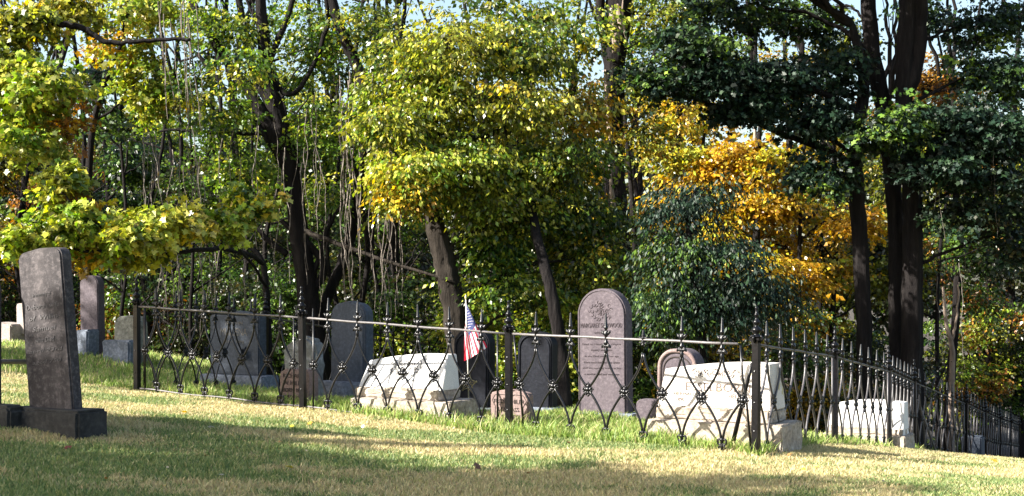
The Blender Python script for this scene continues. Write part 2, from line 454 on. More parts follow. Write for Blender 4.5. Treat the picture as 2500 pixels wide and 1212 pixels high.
# G4 slim round-topped stone
c, W = face_geo(195, 240, 864, 17.6); d = 17.6
g = stone('slim_gravestone', 'slim pink round-topped gravestone set in a blue grey block, right of the leaning slab', back=.0, at=c)
bh = 60*PXM(d)
put('base', oft(prism([(-W/2-.02, -.2), (W/2+.02, -.2), (W/2+.02, bh), (-W/2-.02, bh-.02)], .22, bev=.02, rough=.010, sub=2, seed=5), M['blue_base']), g, (0, -.1, 0))
put('slab', oft(prism(arch(W*.98, 200*PXM(d)-.05, .75, 9), .13, rough=.002, sub=1), M['mauve']), g, (0, .075, 0), (0, R(-1.5), 0))

# G5 mottled rounded stone on its block
c, W = face_geo(278, 345, 884, 17.0); d = 17.0
g = stone('mottled_gravestone', 'squat mottled rounded gravestone behind a blue rough block beside the fence end post', back=.0, at=c)
bh = 55*PXM(d)
put('base', oft(prism([(-W/2, -.2), (W/2, -.2), (W/2, bh), (-W/2, bh-.01)], .18, bev=.025, rough=.014, sub=2, seed=6), M['blue_base']), g, (0, -.12, 0))
put('slab', oft(prism(arch(W*.86, 112*PXM(d), .7, 9), .2, rough=.010, sub=2), M['mottled']), g, (-.06, .12, 0))

# G6 shaded broad slab
c, W = face_geo(512, 632, 944, 15.2); d = 15.2
g = stone('broad_gravestone', 'broad blue grey slab with sunken letters, in shade behind the left fence panel', at=c)
bh = 28*PXM(d)
put('base', oft(prism([(-W/2-.1, -.2), (W/2+.12, -.2), (W/2+.12, bh), (-W/2-.1, bh)], .3, bev=.015, rough=.006, sub=2, seed=7), M['blue_base']), g, (0, 0, 0))
H = 155*PXM(d)
w = W/2
sb = put('slab', oft(prism([(-w, 0), (w, 0), (w, H-.05), (w*.5, H-.01), (0, H+.01), (-w*.5, H-.01), (-w, H-.05)], .14), M['blue_slab']), g, (0, 0, bh))
put('inscription', text_mesh('JOHANN', .05, M['cut_grey'], .26), sb, (0, -.071, H*.78))
put('inscription', text_mesh('MULLENA', .085, M['cut_grey'], .40), sb, (0, -.071, H*.62))
put('inscription', text_mesh('1826 - 1894', .035, M['cut_grey'], .30), sb, (0, -.071, H*.50))

# G7 rough stone and the small lettered marker before it
c, W = face_geo(690, 770, 958, 13.6); d = 13.6
g = stone('fieldstone_marker', 'rough grey blue fieldstone standing just behind the pink marker at the second fence post', back=.08, at=c)
w = W/2; H = 135*PXM(d)
put('body', oft(prism([(-w*.9, -.2), (w, -.2), (w*1.02, H*.5), (w*.92, H*.92), (w*.5, H), (0, H*.98), (-w*.6, H*.88), (-w, H*.80)], .16, bev=.03, rough=.016, sub=2, seed=8), M['rough_grey']), g)
c, W = face_geo(682, 752, 990, 12.65); d = 12.65
g = stone('lettered_marker', 'small pink sandstone marker with four lines of capitals behind the second fence post', back=.085, at=c)
H = 88*PXM(d); w = W/2
sb = put('slab', oft(prism([(-w, -.2), (w, -.2), (w, H-.01), (w-.02, H), (-w*.6, H), (-w, H-.035)], .17, rough=.002, sub=1), M['pink_sand']), g)
for i, s_ in enumerate(('RICHARD', 'W HILER', 'BORN 1817', 'DIED 1881')):
    put('inscription', text_mesh(s_, .040, M['cut_dark'], W*.72), sb, (0, -.088, H*.76-i*.069))

# G8 tall dark blue stone
c, W = face_geo(808, 893, 968, 14.0); d = 14.0
g = stone('round_shouldered_gravestone', 'tall blue black round-shouldered gravestone on a stepped base, left of the white slanted stone', at=c)
bh = 36*PXM(d); H = 192*PXM(d)
put('base', oft(prism([(-W/2-.1, -.2), (W/2+.12, -.2), (W/2+.12, bh), (-W/2-.1, bh)], .34, bev=.015, rough=.005, sub=2), M['blue_base']), g)
sb = put('slab', oft(prism(arch(W, H, .62, 10, .02), .15), M['blue_slab']), g, (0, 0, bh))
put('border', oft(prism([(x*.88, z*.95+.02) for x, z in arch(W, H, .62, 10, .02)], .012, bev=.004), M['blue_slab']), sb, (0, -.078, 0))

# slanted family stones ------------------------------------------------------
def slant(xl, xr, ytl, ytm, ybot, ybb, d, mat, name, label, T, Tt, left_low, lines, orn, cut, extra=(0.02, .1)):
    c, W = face_geo(xl, xr, ybb, d)
    g = stone(name, label, at=c, back=T/2); w = W/2; bh = (ybb-ybot)*PXM(d); H = (ybot-ytm)*PXM(d)
    put('base', oft(prism([(-w-extra[0], -.2), (w+extra[1], -.2), (w+extra[1], bh), (-w-extra[0], bh)], T+.14, bev=.01, rough=.009, sub=3, seed=21), M['rock_face'] if left_low else mat), g, (0, 0, 0))
    hb = H*.22
    out = [(-w, hb), (w, hb), (w*.93, H)]
    n = 12
    for i in range(1, n+1):
        s_ = i/n; x = w*.93-(w*.93+w*.90)*s_
        out.append((x, H-left_low*max(0, (s_-.30)/.70)**1.6))
    me = prism(out, T, taper_top=T-Tt, zref=H, bev=.006)
    sb = put('slab', oft(me, mat), g, (0, 0, bh))
    rk = put('rock_band', oft(prism([(-w*1.0, 0), (w*1.0, 0), (w, hb+.004), (0, hb+.02), (-w, hb+.004)], T+.03, bev=.012, rough=.012, sub=3, seed=22), M['rock_face']), sb)
    rx = -math.atan2(T-Tt, H)
    def fy(z): return -T/2+(T-Tt)*z/H-.002
    for s_, h_, wd, x, z in lines:
        put('inscription', text_mesh(s_, h_, cut, wd, .002), sb, (x, fy(z), z), (rx, 0, 0))
    mb = MB(); ox, oz, ow = orn                            # scroll ornament of leaves
    rg = random.Random(5)
    for k in range(34):
        x = ox+(k/33-.5)*ow; r = .010+.006*rg.random()
        zz = oz+.02*math.sin(k*.9); ph = rg.random()*6
        pts = [(x+r*math.cos(ph+a)*(1+a*.1), 0, zz+r*math.sin(ph+a)*1.2) for a in np.linspace(0, 4.4, 7)]
        mb.tube([(p_[0], fy(p_[2])-.001, p_[2]) for p_ in pts], .0022, 4)
    put('ornament', mb.mesh('ornament', cut), sb)
    return g, sb, W, H
slant(868, 1072, 885, 866, 975, 1018, 12.2, M['white_granite'], 'slanted_gravestone',
      'bright white slanted family stone on a rock-faced base between the second and third fence posts', .36, .16, .075,
      [('HILER', .075, .33, .02, .215), ('1840   ANNA   1911', .022, .40, .12, .165), ('JOHN', .022, .10, -.30, .165)], (.02, .315, .34), M['cut_grey'], (.02, .16))
slant(1603, 1880, 905, 888, 1030, 1084, 10.75, M['tan_granite'], 'slanted_gravestone',
      'white and tan slanted family stone with scroll carving and serif name beside the corner post', .40, .32, .06,
      [('ESSELBORN', .07, .56, .03, .245), ('HERMAN JOHN', .036, .30, -.20, .195), ('HELENORE', .036, .22, .24, .195), ('1890', .030, .07, -.29, .155), ('1897', .030, .07, .24, .155)], (.02, .395, .42), M['cut_brown'], (.06, .12))

# G10, G12 black round-topped pair
def black_pair(xl, xr, yt, yb, d, label, rise):
    c, W = face_geo(xl, xr, yb, d); H = (yb-yt)*PXM(d)-.08
    g = stone('black_gravestone', label, at=c, tilt=(R(-1), 0))
    put('base', oft(prism([(-W/2-.07, -.2), (W/2+.07, -.2), (W/2+.07, .08), (-W/2-.07, .08)], .3, bev=.015), M['blue_base']), g)
    sb = put('slab', oft(prism(arch(W, H, .72, 10, rise), .14), M['black_slab']), g, (0, 0, .08))
    o1 = arch(W*.86, H*.95, .75, 10, rise); mb = MB()
    mb.tube([(x, -.072, z+.0) for x, z in o1[1:]+[o1[0]]], .010, 6)
    put('border', mb.mesh('border', M['black_slab']), sb)
black_pair(1106, 1192, 806, 1014, 13.2, 'black round-topped gravestone with raised border behind the small flag', .01)
black_pair(1262, 1346, 812, 1014, 13.1, 'black round-topped gravestone with raised border just right of the third fence post', .01)

# G11 small shield marker
c, W = face_geo(1197, 1290, 1036, 11.75); d = 11.75
g = stone('shield_marker', 'small pink marker with a cut shield and three lines of capitals behind the third post', back=.05, at=c)
H = 84*PXM(d)
sb = put('slab', oft(prism(segtop(W, H, .035), .10, rough=.001, sub=1), M['pink_sand']), g)
mb = MB(); w = W/2
sh = [(-w*.74, H*.84), (-w*.3, H*.86), (0, H*.80), (w*.3, H*.86), (w*.74, H*.84), (w*.90, H*.68), (w*.72, H*.50), (w*.76, H*.2), (w*.5, H*.02)]
mb.tube([(x, -.0505, z) for x, z in sh], .0035, 5)
mb.tube([(x, -.0505, z) for x, z in [(-w*.74, H*.84), (-w*.90, H*.68), (-w*.72, H*.50), (-w*.76, H*.2), (-w*.5, H*.02)]], .0035, 5)
put('shield', mb.mesh('shield', M['cut_dark']), sb)
for s_, wd, z in (('FRIDIN HILER', .80, .60), ('13T MASS.', .56, .37), ('CO I INFTY', .58, .16)):
    put('inscription', text_mesh(s_, .036, M['cut_dark'], W*wd), sb, (0, -.0515, H*z))

# G13 the tallest stone
c, W = face_geo(1412, 1530, 1018, 12.3); d = 12.3
g = stone('tall_gravestone', 'tallest mauve gravestone with a full round top and many worn lines of writing', back=.08, at=c, tilt=(R(-1), R(-1.2)))
H = 313*PXM(d)
put('base', oft(prism([(-W/2-.06, -.2), (W/2+.1, -.2), (W/2+.1, .035), (-W/2-.06, .035)], .3, bev=.012), M['blue_base']), g)
sb = put('slab', oft(prism(arch(W, H, 1.0, 16), .16, rough=.001, sub=1), M['mauve']), g)
o1 = arch(W*.93, H*.985, 1.0, 16); mb = MB(); mb.tube([(x, -.081, max(z, .03)) for x, z in o1[1:]+[o1[0]]], .005, 6)
put('border', mb.mesh('border', M['mauve']), sb)
put('inscription', text_mesh('MARGARET SHERWOOD', .042, M['cut_mauve'], W*.86), sb, (0, -.082, H*.695))
mb = MB(); rg = random.Random(3)                           # relief of flowers at the head
for k in range(46):
    a = rg.uniform(0, 6.28); rr = rg.uniform(.01, .12); x = rr*math.cos(a); z = H*.83+rr*math.sin(a)*.8
    mb.tube([(x+.014*math.cos(b+a), -.082, z+.014*math.sin(b+a)) for b in np.linspace(0, 4, 6)], .003, 4)
put('ornament', mb.mesh('ornament', M['cut_mauve']), sb)
for i, (s_, wd, h_) in enumerate((('widow of', .3, .026), ('Thomas Sherwood', .62, .03), ('Died at Newburgh Wayne', .80, .024), ('county and state', .44, .026), ('In the 72nd year of her age', .7, .02),
                            ('Here rests beneath this stone', .74, .02), ('until the morning breaks at last', .8, .02), ('a mother kind and ever true', .72, .02))):
    put('inscription', text_mesh(s_, h_, M['cut_mauve'], W*wd, .002, .25 if i % 2 else 0), sb, (0, -.081, H*(.645-.046*i)))

# G14 little rounded footstone
c, W = face_geo(1556, 1598, 1018, 12.0)
g = stone('footstone', 'little rounded mauve footstone between the tallest stone and the tan slanted stone', back=.06, at=c)
put('body', oft(prism(arch(W*1.2, 42*PXM(12), .5, 8), .12, rough=.003, sub=1), M['mauve']), g)

# G15 moulded round top behind the family stone
c, W = face_geo(1604, 1700, 1022, 11.9); d = 11.9
g = stone('moulded_gravestone', 'brown round-topped gravestone with a thick raised rim behind the tan slanted stone', back=.10, at=c, tilt=(0, R(1)))
H = 170*PXM(d)
sb = put('slab', oft(prism(arch(W, H, .85, 12), .2), M['mauve']), g)
o1 = arch(W*.90, H-.02, .85, 12); o2 = arch(W*.70, H*.88, .85, 12)
mb = MB(); mb.tube([(x, -.10, z) for x, z in o1[1:]+[o1[0]]], .020, 8); put('rim', mb.mesh('rim', M['pink_sand']), sb)
mb = MB(); mb.tube([(x, -.10, z) for x, z in o2[1:]+[o2[0]]], .008, 6); mb.box(-W*.35, W*.35, -.105, -.09, H*.62, H*.63)
put('panel_groove', mb.mesh('groove', M['cut_dark']), sb)

# G17 white stone beyond the right fence
c, W = face_geo(2018, 2205, 1084, 15.3); d = 15.3
g = stone('wide_gravestone', 'wide white granite stone on a rock-faced base seen through the right side fence', back=.15, at=c)
w = W/2; H = 78*PXM(d); bh = 24*PXM(d)
put('base', oft(prism([(-w*1.05, -.2), (w*1.1, -.2), (w*1.1, bh), (-w*1.05, bh)], .5, bev=.01, rough=.009, sub=3), M['rock_face']), g)
out = [(-w, 0), (w, 0), (w*.97, H)]+[(w*.97-1.9*w*i/8, H+.02*math.sin(i/8*3.14)-.05*(i/8)**3) for i in range(1, 9)]
sb = put('slab', oft(prism(out, .3, taper_top=.1, zref=H, bev=.006), M['white_granite']), g, (0, 0, bh))
put('rock_band', oft(prism([(-w, 0), (w, 0), (w, H*.2), (-w, H*.22)], .33, bev=.01, rough=.01, sub=3, seed=9), M['rock_face']), sb)
# G18 / G19 dark stones far right
c, W = face_geo(2350, 2400, 1130, 20.5)
g = stone('square_gravestone', 'dark blue square stone seen low through the far right fence', back=0, at=Vector((c.x, c.y, gz(c.x, c.y))))
hh = c.z-gz(c.x, c.y)+.42
put('body', oft(prism([(-W/2, -.2), (W/2, -.2), (W/2, hh), (-W/2, hh)], .3, bev=.02, rough=.004, sub=1), M['blue_slab']), g)

# ------------------------------------------------------------------ iron fences
def spike_mesh():
    mb = MB()
    mb.lathe([(.002, .175), (.005, .165), (.0095, .085), (.012, .078), (.014, .07), (.008, .062), (.008, .045), (.014, .036), (.014, .02), (.009, .012), (.009, -.02), (.014, -.028), (.014, -.04), (.008, -.05), (.009, -.075), (.013, -.085), (.010, -.10), (.007, -.12)][::-1], 8)
    for s_ in (-1, 1):
        for f in (1, -1):
            pts = [(s_*(.006+.026*math.sin(a)*(1-.1*a)), 0, f*(.018+.030*(a/3.2)+.016*math.sin(a*1.3))+(0 if f > 0 else -.018)) for a in np.linspace(0, 4.2, 9)]
            mb.tube(pts, [.007, .008, .008, .008, .0075, .007, .007, .008, .009], 6)
            e = pts[-1]; mb.blob(e, (.010, .009, .010), 6, 4)
    return mb.mesh('spike', M['iron_bar'])
def rosette_mesh():
    mb = MB(); mb.blob((0, 0, 0), (.020, .020, .022), 8, 6)
    for a, L in ((0, .030), (180, .030), (90, .038), (270, .038)):
        ca, sa = math.cos(R(a)), math.sin(R(a))
        mb.blob((ca*L*.62, 0, sa*L*.62), (.014+.006*abs(sa), .013, .014+.006*abs(ca)), 7, 4)
        for s_ in (-1, 1):
            x = ca*L-sa*s_*.013; z = sa*L+ca*s_*.013
            mb.blob((x, -.004, z), (.0085, .009, .0085), 6, 4)
        mb.blob((ca*L*1.25, 0, sa*L*1.25), (.008, .008, .008), 6, 4)
    return mb.mesh('rosette', M['iron_bar'])
def foot_mesh():
    mb = MB(); mb.lathe([(.008, .05), (.016, .042), (.018, .03), (.011, .022), (.010, .0), (.015, -.012), (.008, -.03), (.004, -.06)][::-1], 8)
    for s_ in (-1, 1):
        pts = [(s_*(.008+.022*math.sin(a)), 0, .035-.030*(a/3)+.01*math.sin(2*a)) for a in np.linspace(0, 3.6, 8)]
        mb.tube(pts, .0075, 6); mb.blob(pts[-1], (.010, .010, .010), 6, 4)
        pts = [(s_*(.006+.018*math.sin(a)), 0, -.005-.03*(a/3)) for a in np.linspace(0, 3.0, 6)]
        mb.tube(pts, .006, 6)
    return mb.mesh('foot_ornament', M['iron_bar'])
def post_mesh():
    mb = MB(); mb.box(-.026, .026, -.026, .026, -.3, .90); mb.box(-.036, .036, -.036, .036, .90, .915)
    for z in (.2, .42, .66): mb.blob((-.029, 0, z), (.006, .006, .006), 6, 4); mb.blob((0, -.029, z), (.006, .006, .006), 6, 4)
    return mb.mesh('post', M['iron'], smooth=False)
def finial_mesh():
    mb = MB(); mb.lathe([(.034, .0), (.040, .008), (.040, .016), (.026, .024), (.022, .035), (.038, .052), (.042, .066), (.030, .080), (.018, .090), (.016, .102), (.027, .114), (.029, .126), (.018, .140), (.012, .150), (.012, .165), (.019, .176), (.018, .186), (.010, .194), (.012, .225), (.014, .235), (.006, .245)], 10)
    for s_ in (-1, 1):
        pts = [(s_*(.034+.020*math.sin(a)), 0, .02-.045*(a/3)) for a in np.linspace(0, 3.4, 7)]
        mb.tube(pts, .009, 6)
        pts = [(0, s_*(.034+.020*math.sin(a)), .02-.045*(a/3)) for a in np.linspace(0, 3.4, 7)]
        mb.tube(pts, .009, 6)
        mb.blob((s_*.036, 0, .06), (.012, .012, .012), 6, 4); mb.blob((s_*.026, 0, .12), (.009, .009, .012), 6, 4)
    return mb.mesh('finial', M['iron'])
SPK, ROS, FOOT, POST, FIN = spike_mesh(), rosette_mesh(), foot_mesh(), post_mesh(), finial_mesh()
RAILH = .865; BOTH = .07; MIDH = .43
def sfun(t): return .5-.5*math.cos(math.pi*t)*(1.0) if True else t
def fence(posts, label, railmat, barmat=None, skip=(), broken=None, bays=6, group=None, botrail=(), lod=1, gate=()):
    barmat = barmat or M['iron_bar']
    base = posts[0]; root = thing('iron_fence', label, 'fence', base)
    for i, p in enumerate(posts):
        a = posts[min(i+1, len(posts)-1)]; b = posts[max(i-1, 0)]; rz = math.atan2((a-b).y, (a-b).x)
        if i == 0 and skip: continue
        po = put('post', POST, root, p-base, (R(random.uniform(-.8, .8)), R(random.uniform(-1, 1)), rz))
        put('finial', FIN, po, (0, 0, .915))
    for i in range(len(posts)-1):
        A, B = posts[i], posts[i+1]; D = B-A; L = math.hypot(D.x, D.y); rz = math.atan2(D.y, D.x)
        pan = put('panel', None, root, A-base) if False else None
        e = bpy.data.objects.new('panel', None); C.objects.link(e); e.parent = root; e.location = A-base; e.empty_display_size = .1
        n = bays+(3 if L > 3 else 0); gap = .11 if L > 1.9 else .09; pitch = (L-2*gap)/n
        def Q(a, h): return D*(a/L)+Vector((0, 0, h))
        # rail
        mb = MB()
        a0, a1 = (.0, L)
        if broken == i: a1 = L-.15
        if i == 0 and not skip: a0 = -.05
        pts = [Q(a0+(a1-a0)*k/8, RAILH+.0025*math.sin(k*2.1+i)) for k in range(9)]
        mb.tube([p+Vector((0, 0, .0)) for p in pts], .0105, 8)
        put('rail', mb.mesh('rail', railmat), e)
        if i in botrail:
            mb = MB(); mb.tube([Q(-.05+(L+.05)*k/8, BOTH-.035+.006*math.sin(k*1.7+i)) for k in range(9)], .008, 6)
            put('lower_rail', mb.mesh('lower_rail', railmat), e)
        # end rods
        for k, a in enumerate((gap, L-gap)):
            mb = MB()
            if broken == i and k == 1: pts = [Q(a-.02, RAILH-.01), Q(a+.0, .6), Q(a+.03, .45), Q(a+.08, -.05)]
            elif broken == i and k == 0: pts = [Q(a-.06, RAILH), Q(a-.03, .6), Q(a+.01, .42), Q(a+.05, -.02)]
            else: pts = [Q(a, RAILH), Q(a, .4), Q(a, -.05)]
            mb.tube(pts, .009, 6); put('end_rod', mb.mesh('end_rod', barmat), e)
        # spikes and feet under them at half pitches, rosettes at whole pitches
        for k in range(n):
            a = gap+pitch*(k+.5)
            lean = random.uniform(-.015, .015)
            if not (broken == i and k == n-1 and False):
                sp = put('spike', SPK, e, Q(a, RAILH), (R(random.uniform(-1.5, 1.5)), R(random.uniform(-1.5, 1.5)), rz))
                sp.scale = (1.15, 1.15, 1.05)
                if broken == i and k == 3: sp.scale = (1.2, 1.1, .42)
                if gate and i in gate and k in (2, 3): sp.rotation_euler = (R(14), R(22), rz)
            if not (broken == i and k == 0 and False): put('foot_ornament', FOOT, e, Q(a+.0, BOTH), (0, 0, rz))
        for k in range(n+1):
            a = gap+pitch*k
            put('rosette', ROS, e, Q(a, MIDH+random.uniform(-.006, .006)), (0, R(random.uniform(-6, 6)), rz))
        # curved bars
        mb = MB(); rr = .0098 if lod else .0085
        for k in range(n):
            a = gap+pitch*(k+.5)
            for s_ in (-1, 1):
                pts = []                                   # from below the spike out to the rosette
                for j in range(9):
                    t_ = j/8; h = RAILH-.11+(MIDH-RAILH+.11)*t_
                    pts.append(Q(a+s_*(.005+(pitch*.5-.005)*(t_**1.65)), h)+Vector((0, 0, 0)))
                mb.tube(pts, rr, 6)
                pts = []
                for j in range(9):
                    t_ = j/8; h = MIDH+(BOTH+.03-MIDH)*t_
                    pts.append(Q(a+s_*(pitch*.5-(pitch*.5-.007)*(1-(1-t_)**1.75)), h))
                mb.tube(pts, rr, 6)
        put('curved_bars', mb.mesh('curved_bars', barmat), e)
    return root
ff = fence(front_posts, 'front run of the black iron fence with pale top rail, facing the lawn', M['rail'], broken=2, botrail=(0, 1))
fence(right_posts, 'side run of the black iron fence going down the slope at the right', M['darkrail'], barmat=M['lit_tone_bar'], skip=(1,), gate=(3,))
fence(left_posts, 'far side run of the black iron fence, half hidden behind the dark gravestones', M['darkrail'], skip=(1,), lod=0)
# leaning brace at corner post
mb = MB(); p0 = P(1836, 888, 10.15); p1 = P(1782, 1112, 10.45)
mb.tube([p0, p0.lerp(p1, .3), p0.lerp(p1, .7), p1], [.013, .015, .018, .020], 8)
bo = put('brace', mb.mesh('brace', M['iron'], origin=front_posts[0]), ff)
mb = MB(); A = right_posts[3]; p0 = A+Vector((.12, .25, .62)); p1 = A+Vector((.75, 1.3, -.35))
mb.tube([p0, p1], .016, 8); o = put('loose_iron_bar', mb.mesh('bar', M['rail'], origin=p1), None, p1)
tag(o, 'loose iron bar leaning diagonally against the right side fence', 'bar')

# ------------------------------------------------------------------ flag and bronze marker
fd = 12.55
fb = P(1146, 1012, fd); ft = P(1137, 730, fd)
fl = thing('flag', 'small stars and stripes flag drooping from a stick by a black gravestone', 'flag', fb)
mb = MB(); mb.tube([fb-Vector((0, 0, .1)), fb.lerp(ft, .5), ft], .0055, 6)
put('stick', mb.mesh('stick', M['wood'], origin=fb), fl)
mb = MB(); mb.lathe([(.004, -.01), (.009, .0), (.010, .012), (.006, .03), (.001, .045)], 8, ft)
put('tip', mb.mesh('tip', M['gold'], origin=fb), fl)
ca = [P(1139, 742, fd), P(1134, 818, fd), P(1133, 882, fd-.05), P(1188, 848, fd-.1)]      # hoist top, hoist bottom, fly bottom, fly top
def flagpt(u, v, o=0):                                    # u along fly, v 1 = top
    top = ca[0].lerp(ca[3], u); bot = ca[1].lerp(ca[2], u)
    p = bot.lerp(top, v)
    p = p+Vector((.010*math.sin(v*9)*u, -.035*math.sin(v*8+u*3)*(.25+u)*1.0+o, -.012*math.sin(v*3.14)*u))
    return p
NU, NV = 24, 26
vs = [flagpt(i/NU, j/NV) for j in range(NV+1) for i in range(NU+1)]
fs = [(j*(NU+1)+i, j*(NU+1)+i+1, (j+1)*(NU+1)+i+1, (j+1)*(NU+1)+i) for j in range(NV) for i in range(NU)]
me = bpy.data.meshes.new('cloth'); me.from_pydata([v-fb for v in vs], [], fs)
def cloth(name, col):
    m, t, b = newmat(name); b.inputs['Base Color'].default_value = (*col, 1); b.inputs['Roughness'].default_value = .7
    tr = nd(t, 'ShaderNodeBsdfTranslucent'); tr.inputs[0].default_value = (*col, 1); mx = nd(t, 'ShaderNodeMixShader'); mx.inputs[0].default_value = .35
    t.links.new(b.outputs[0], mx.inputs[1]); t.links.new(tr.outputs[0], mx.inputs[2]); t.links.new(mx.outputs[0], t.nodes['Material Output'].inputs[0]); return m
for m_ in (cloth('red cloth', (.62, .02, .05)), cloth('white cloth', (.85, .83, .82)), cloth('navy cloth', (.03, .04, .14))): me.materials.append(m_)
for k, p in enumerate(me.polygons):
    i = k % NU; j = k//NU
    p.material_index = 2 if (i/NU < .42 and j >= 12) else (0 if (j//2) % 2 == 0 else 1)
    p.use_smooth = True
put('cloth', me, fl)
mb = MB()
for r_ in range(9):
    for s_ in range(6 if r_ % 2 == 0 else 5):
        u = (.035+.063*s_+(.032 if r_ % 2 else 0)); v = .50+.052*r_
        for o in (-.0025, .0025):
            cpt = flagpt(u, v, o); ex = (flagpt(u+.02, v, o)-cpt).normalized(); ez = (flagpt(u, v+.02, o)-cpt).normalized()
            n0 = len(mb.v)
            for k in range(10):
                a = math.pi*k/5; rr = .0060 if k % 2 == 0 else .0026
                mb.v.append(tuple(cpt+ex*rr*math.sin(a)+ez*rr*math.cos(a)))
            mb.f.append(tuple(range(n0, n0+10)))
put('stars', mb.mesh('stars', me.materials[1], smooth=False, origin=fb), fl)
# bronze star
sp = P(1147, 1015, 12.4)
bs = thing('star_marker', 'bronze five-pointed star grave marker on a thin stake before the black gravestone', 'grave marker', sp)
mb = MB(); top = P(1143, 950, 12.4)
mb.tube([sp-Vector((0, 0, .1)), top], .006, 6); put('stake', mb.mesh('stake', M['bronze'], origin=sp), bs)
ctr = P(1143, 936, 12.38)
mb = MB(); ro, ri = .092, .046; pts = []
for k in range(10):
    a = math.pi*k/5+.12; rr = ro if k % 2 == 0 else ri
    pts.append(ctr+U*(rr*math.sin(a))+Vector((0, 0, rr*math.cos(a))))
mb.tube(pts+[pts[0], pts[1]], .0065, 6)
mb.tube([ctr+U*(.032*math.sin(a))+Vector((0, 0, .032*math.cos(a))) for a in np.linspace(0, 6.4, 14)], .004, 5)
for k in range(5):
    a = 2*math.pi*k/5+.12; q_ = ctr+U*(ro*math.sin(a))+Vector((0, 0, ro*math.cos(a))); mb.blob(q_, (.010, .008, .010), 6, 4)
    q2 = ctr+U*(.034*math.sin(a))+Vector((0, 0, .034*math.cos(a))); mb.tube([q2, q_], .004, 5)
put('star', mb.mesh('star', M['bronze'], origin=sp), bs)
mb = MB()
for x in (-.014, .014): mb.tube([ctr+U*x+Vector((0, -.004, -.02)), ctr+U*x+Vector((0, -.004, .02))], .0045, 5)
mb.tube([ctr-U*.014, ctr+U*.014], .0045, 5)
put('emblem', mb.mesh('emblem', M['bronze'], origin=sp), bs)

# ------------------------------------------------------------------ foliage
PAL = {
    'yellow': [(.55, .52, .05), (.48, .52, .06), (.60, .46, .04), (.38, .45, .06), (.62, .58, .12)],
    'ygreen': [(.30, .40, .04), (.20, .32, .03), (.42, .45, .045), (.13, .24, .028), (.50, .49, .07)],
    'green': [(.07, .14, .022), (.045, .10, .018), (.11, .19, .026), (.16, .25, .03), (.035, .07, .015)],
    'olive': [(.20, .23, .025), (.29, .31, .035), (.13, .17, .02), (.38, .37, .04), (.09, .12, .02)],
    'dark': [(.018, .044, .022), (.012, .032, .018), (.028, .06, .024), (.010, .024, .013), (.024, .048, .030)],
    'gold': [(.64, .37, .025), (.54, .29, .02), (.68, .45, .04), (.42, .24, .02), (.50, .39, .04)],
    'rust': [(.42, .17, .03), (.35, .14, .03), (.55, .27, .04), (.25, .12, .03)],
    'lime': [(.36, .47, .05), (.46, .52, .07), (.27, .40, .04), (.56, .58, .12), (.50, .46, .05)],
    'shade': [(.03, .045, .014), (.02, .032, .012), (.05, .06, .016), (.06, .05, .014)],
}
DIA = np.array([(0, 0, 0), (.42, .34, -.06), (1, 0, -.10), (.42, -.34, -.06)])
MAP = np.array([(0, 0, 0), (.02, .30, -.05), (.30, .22, -.03), (.36, .56, -.12), (.60, .26, -.06), (1, 0, -.14), (.60, -.26, -.06), (.36, -.56, -.12), (.30, -.22, -.03), (.02, -.30, -.05)])
def norm(a): return a/np.maximum(np.linalg.norm(a, axis=1, keepdims=True), 1e-9)
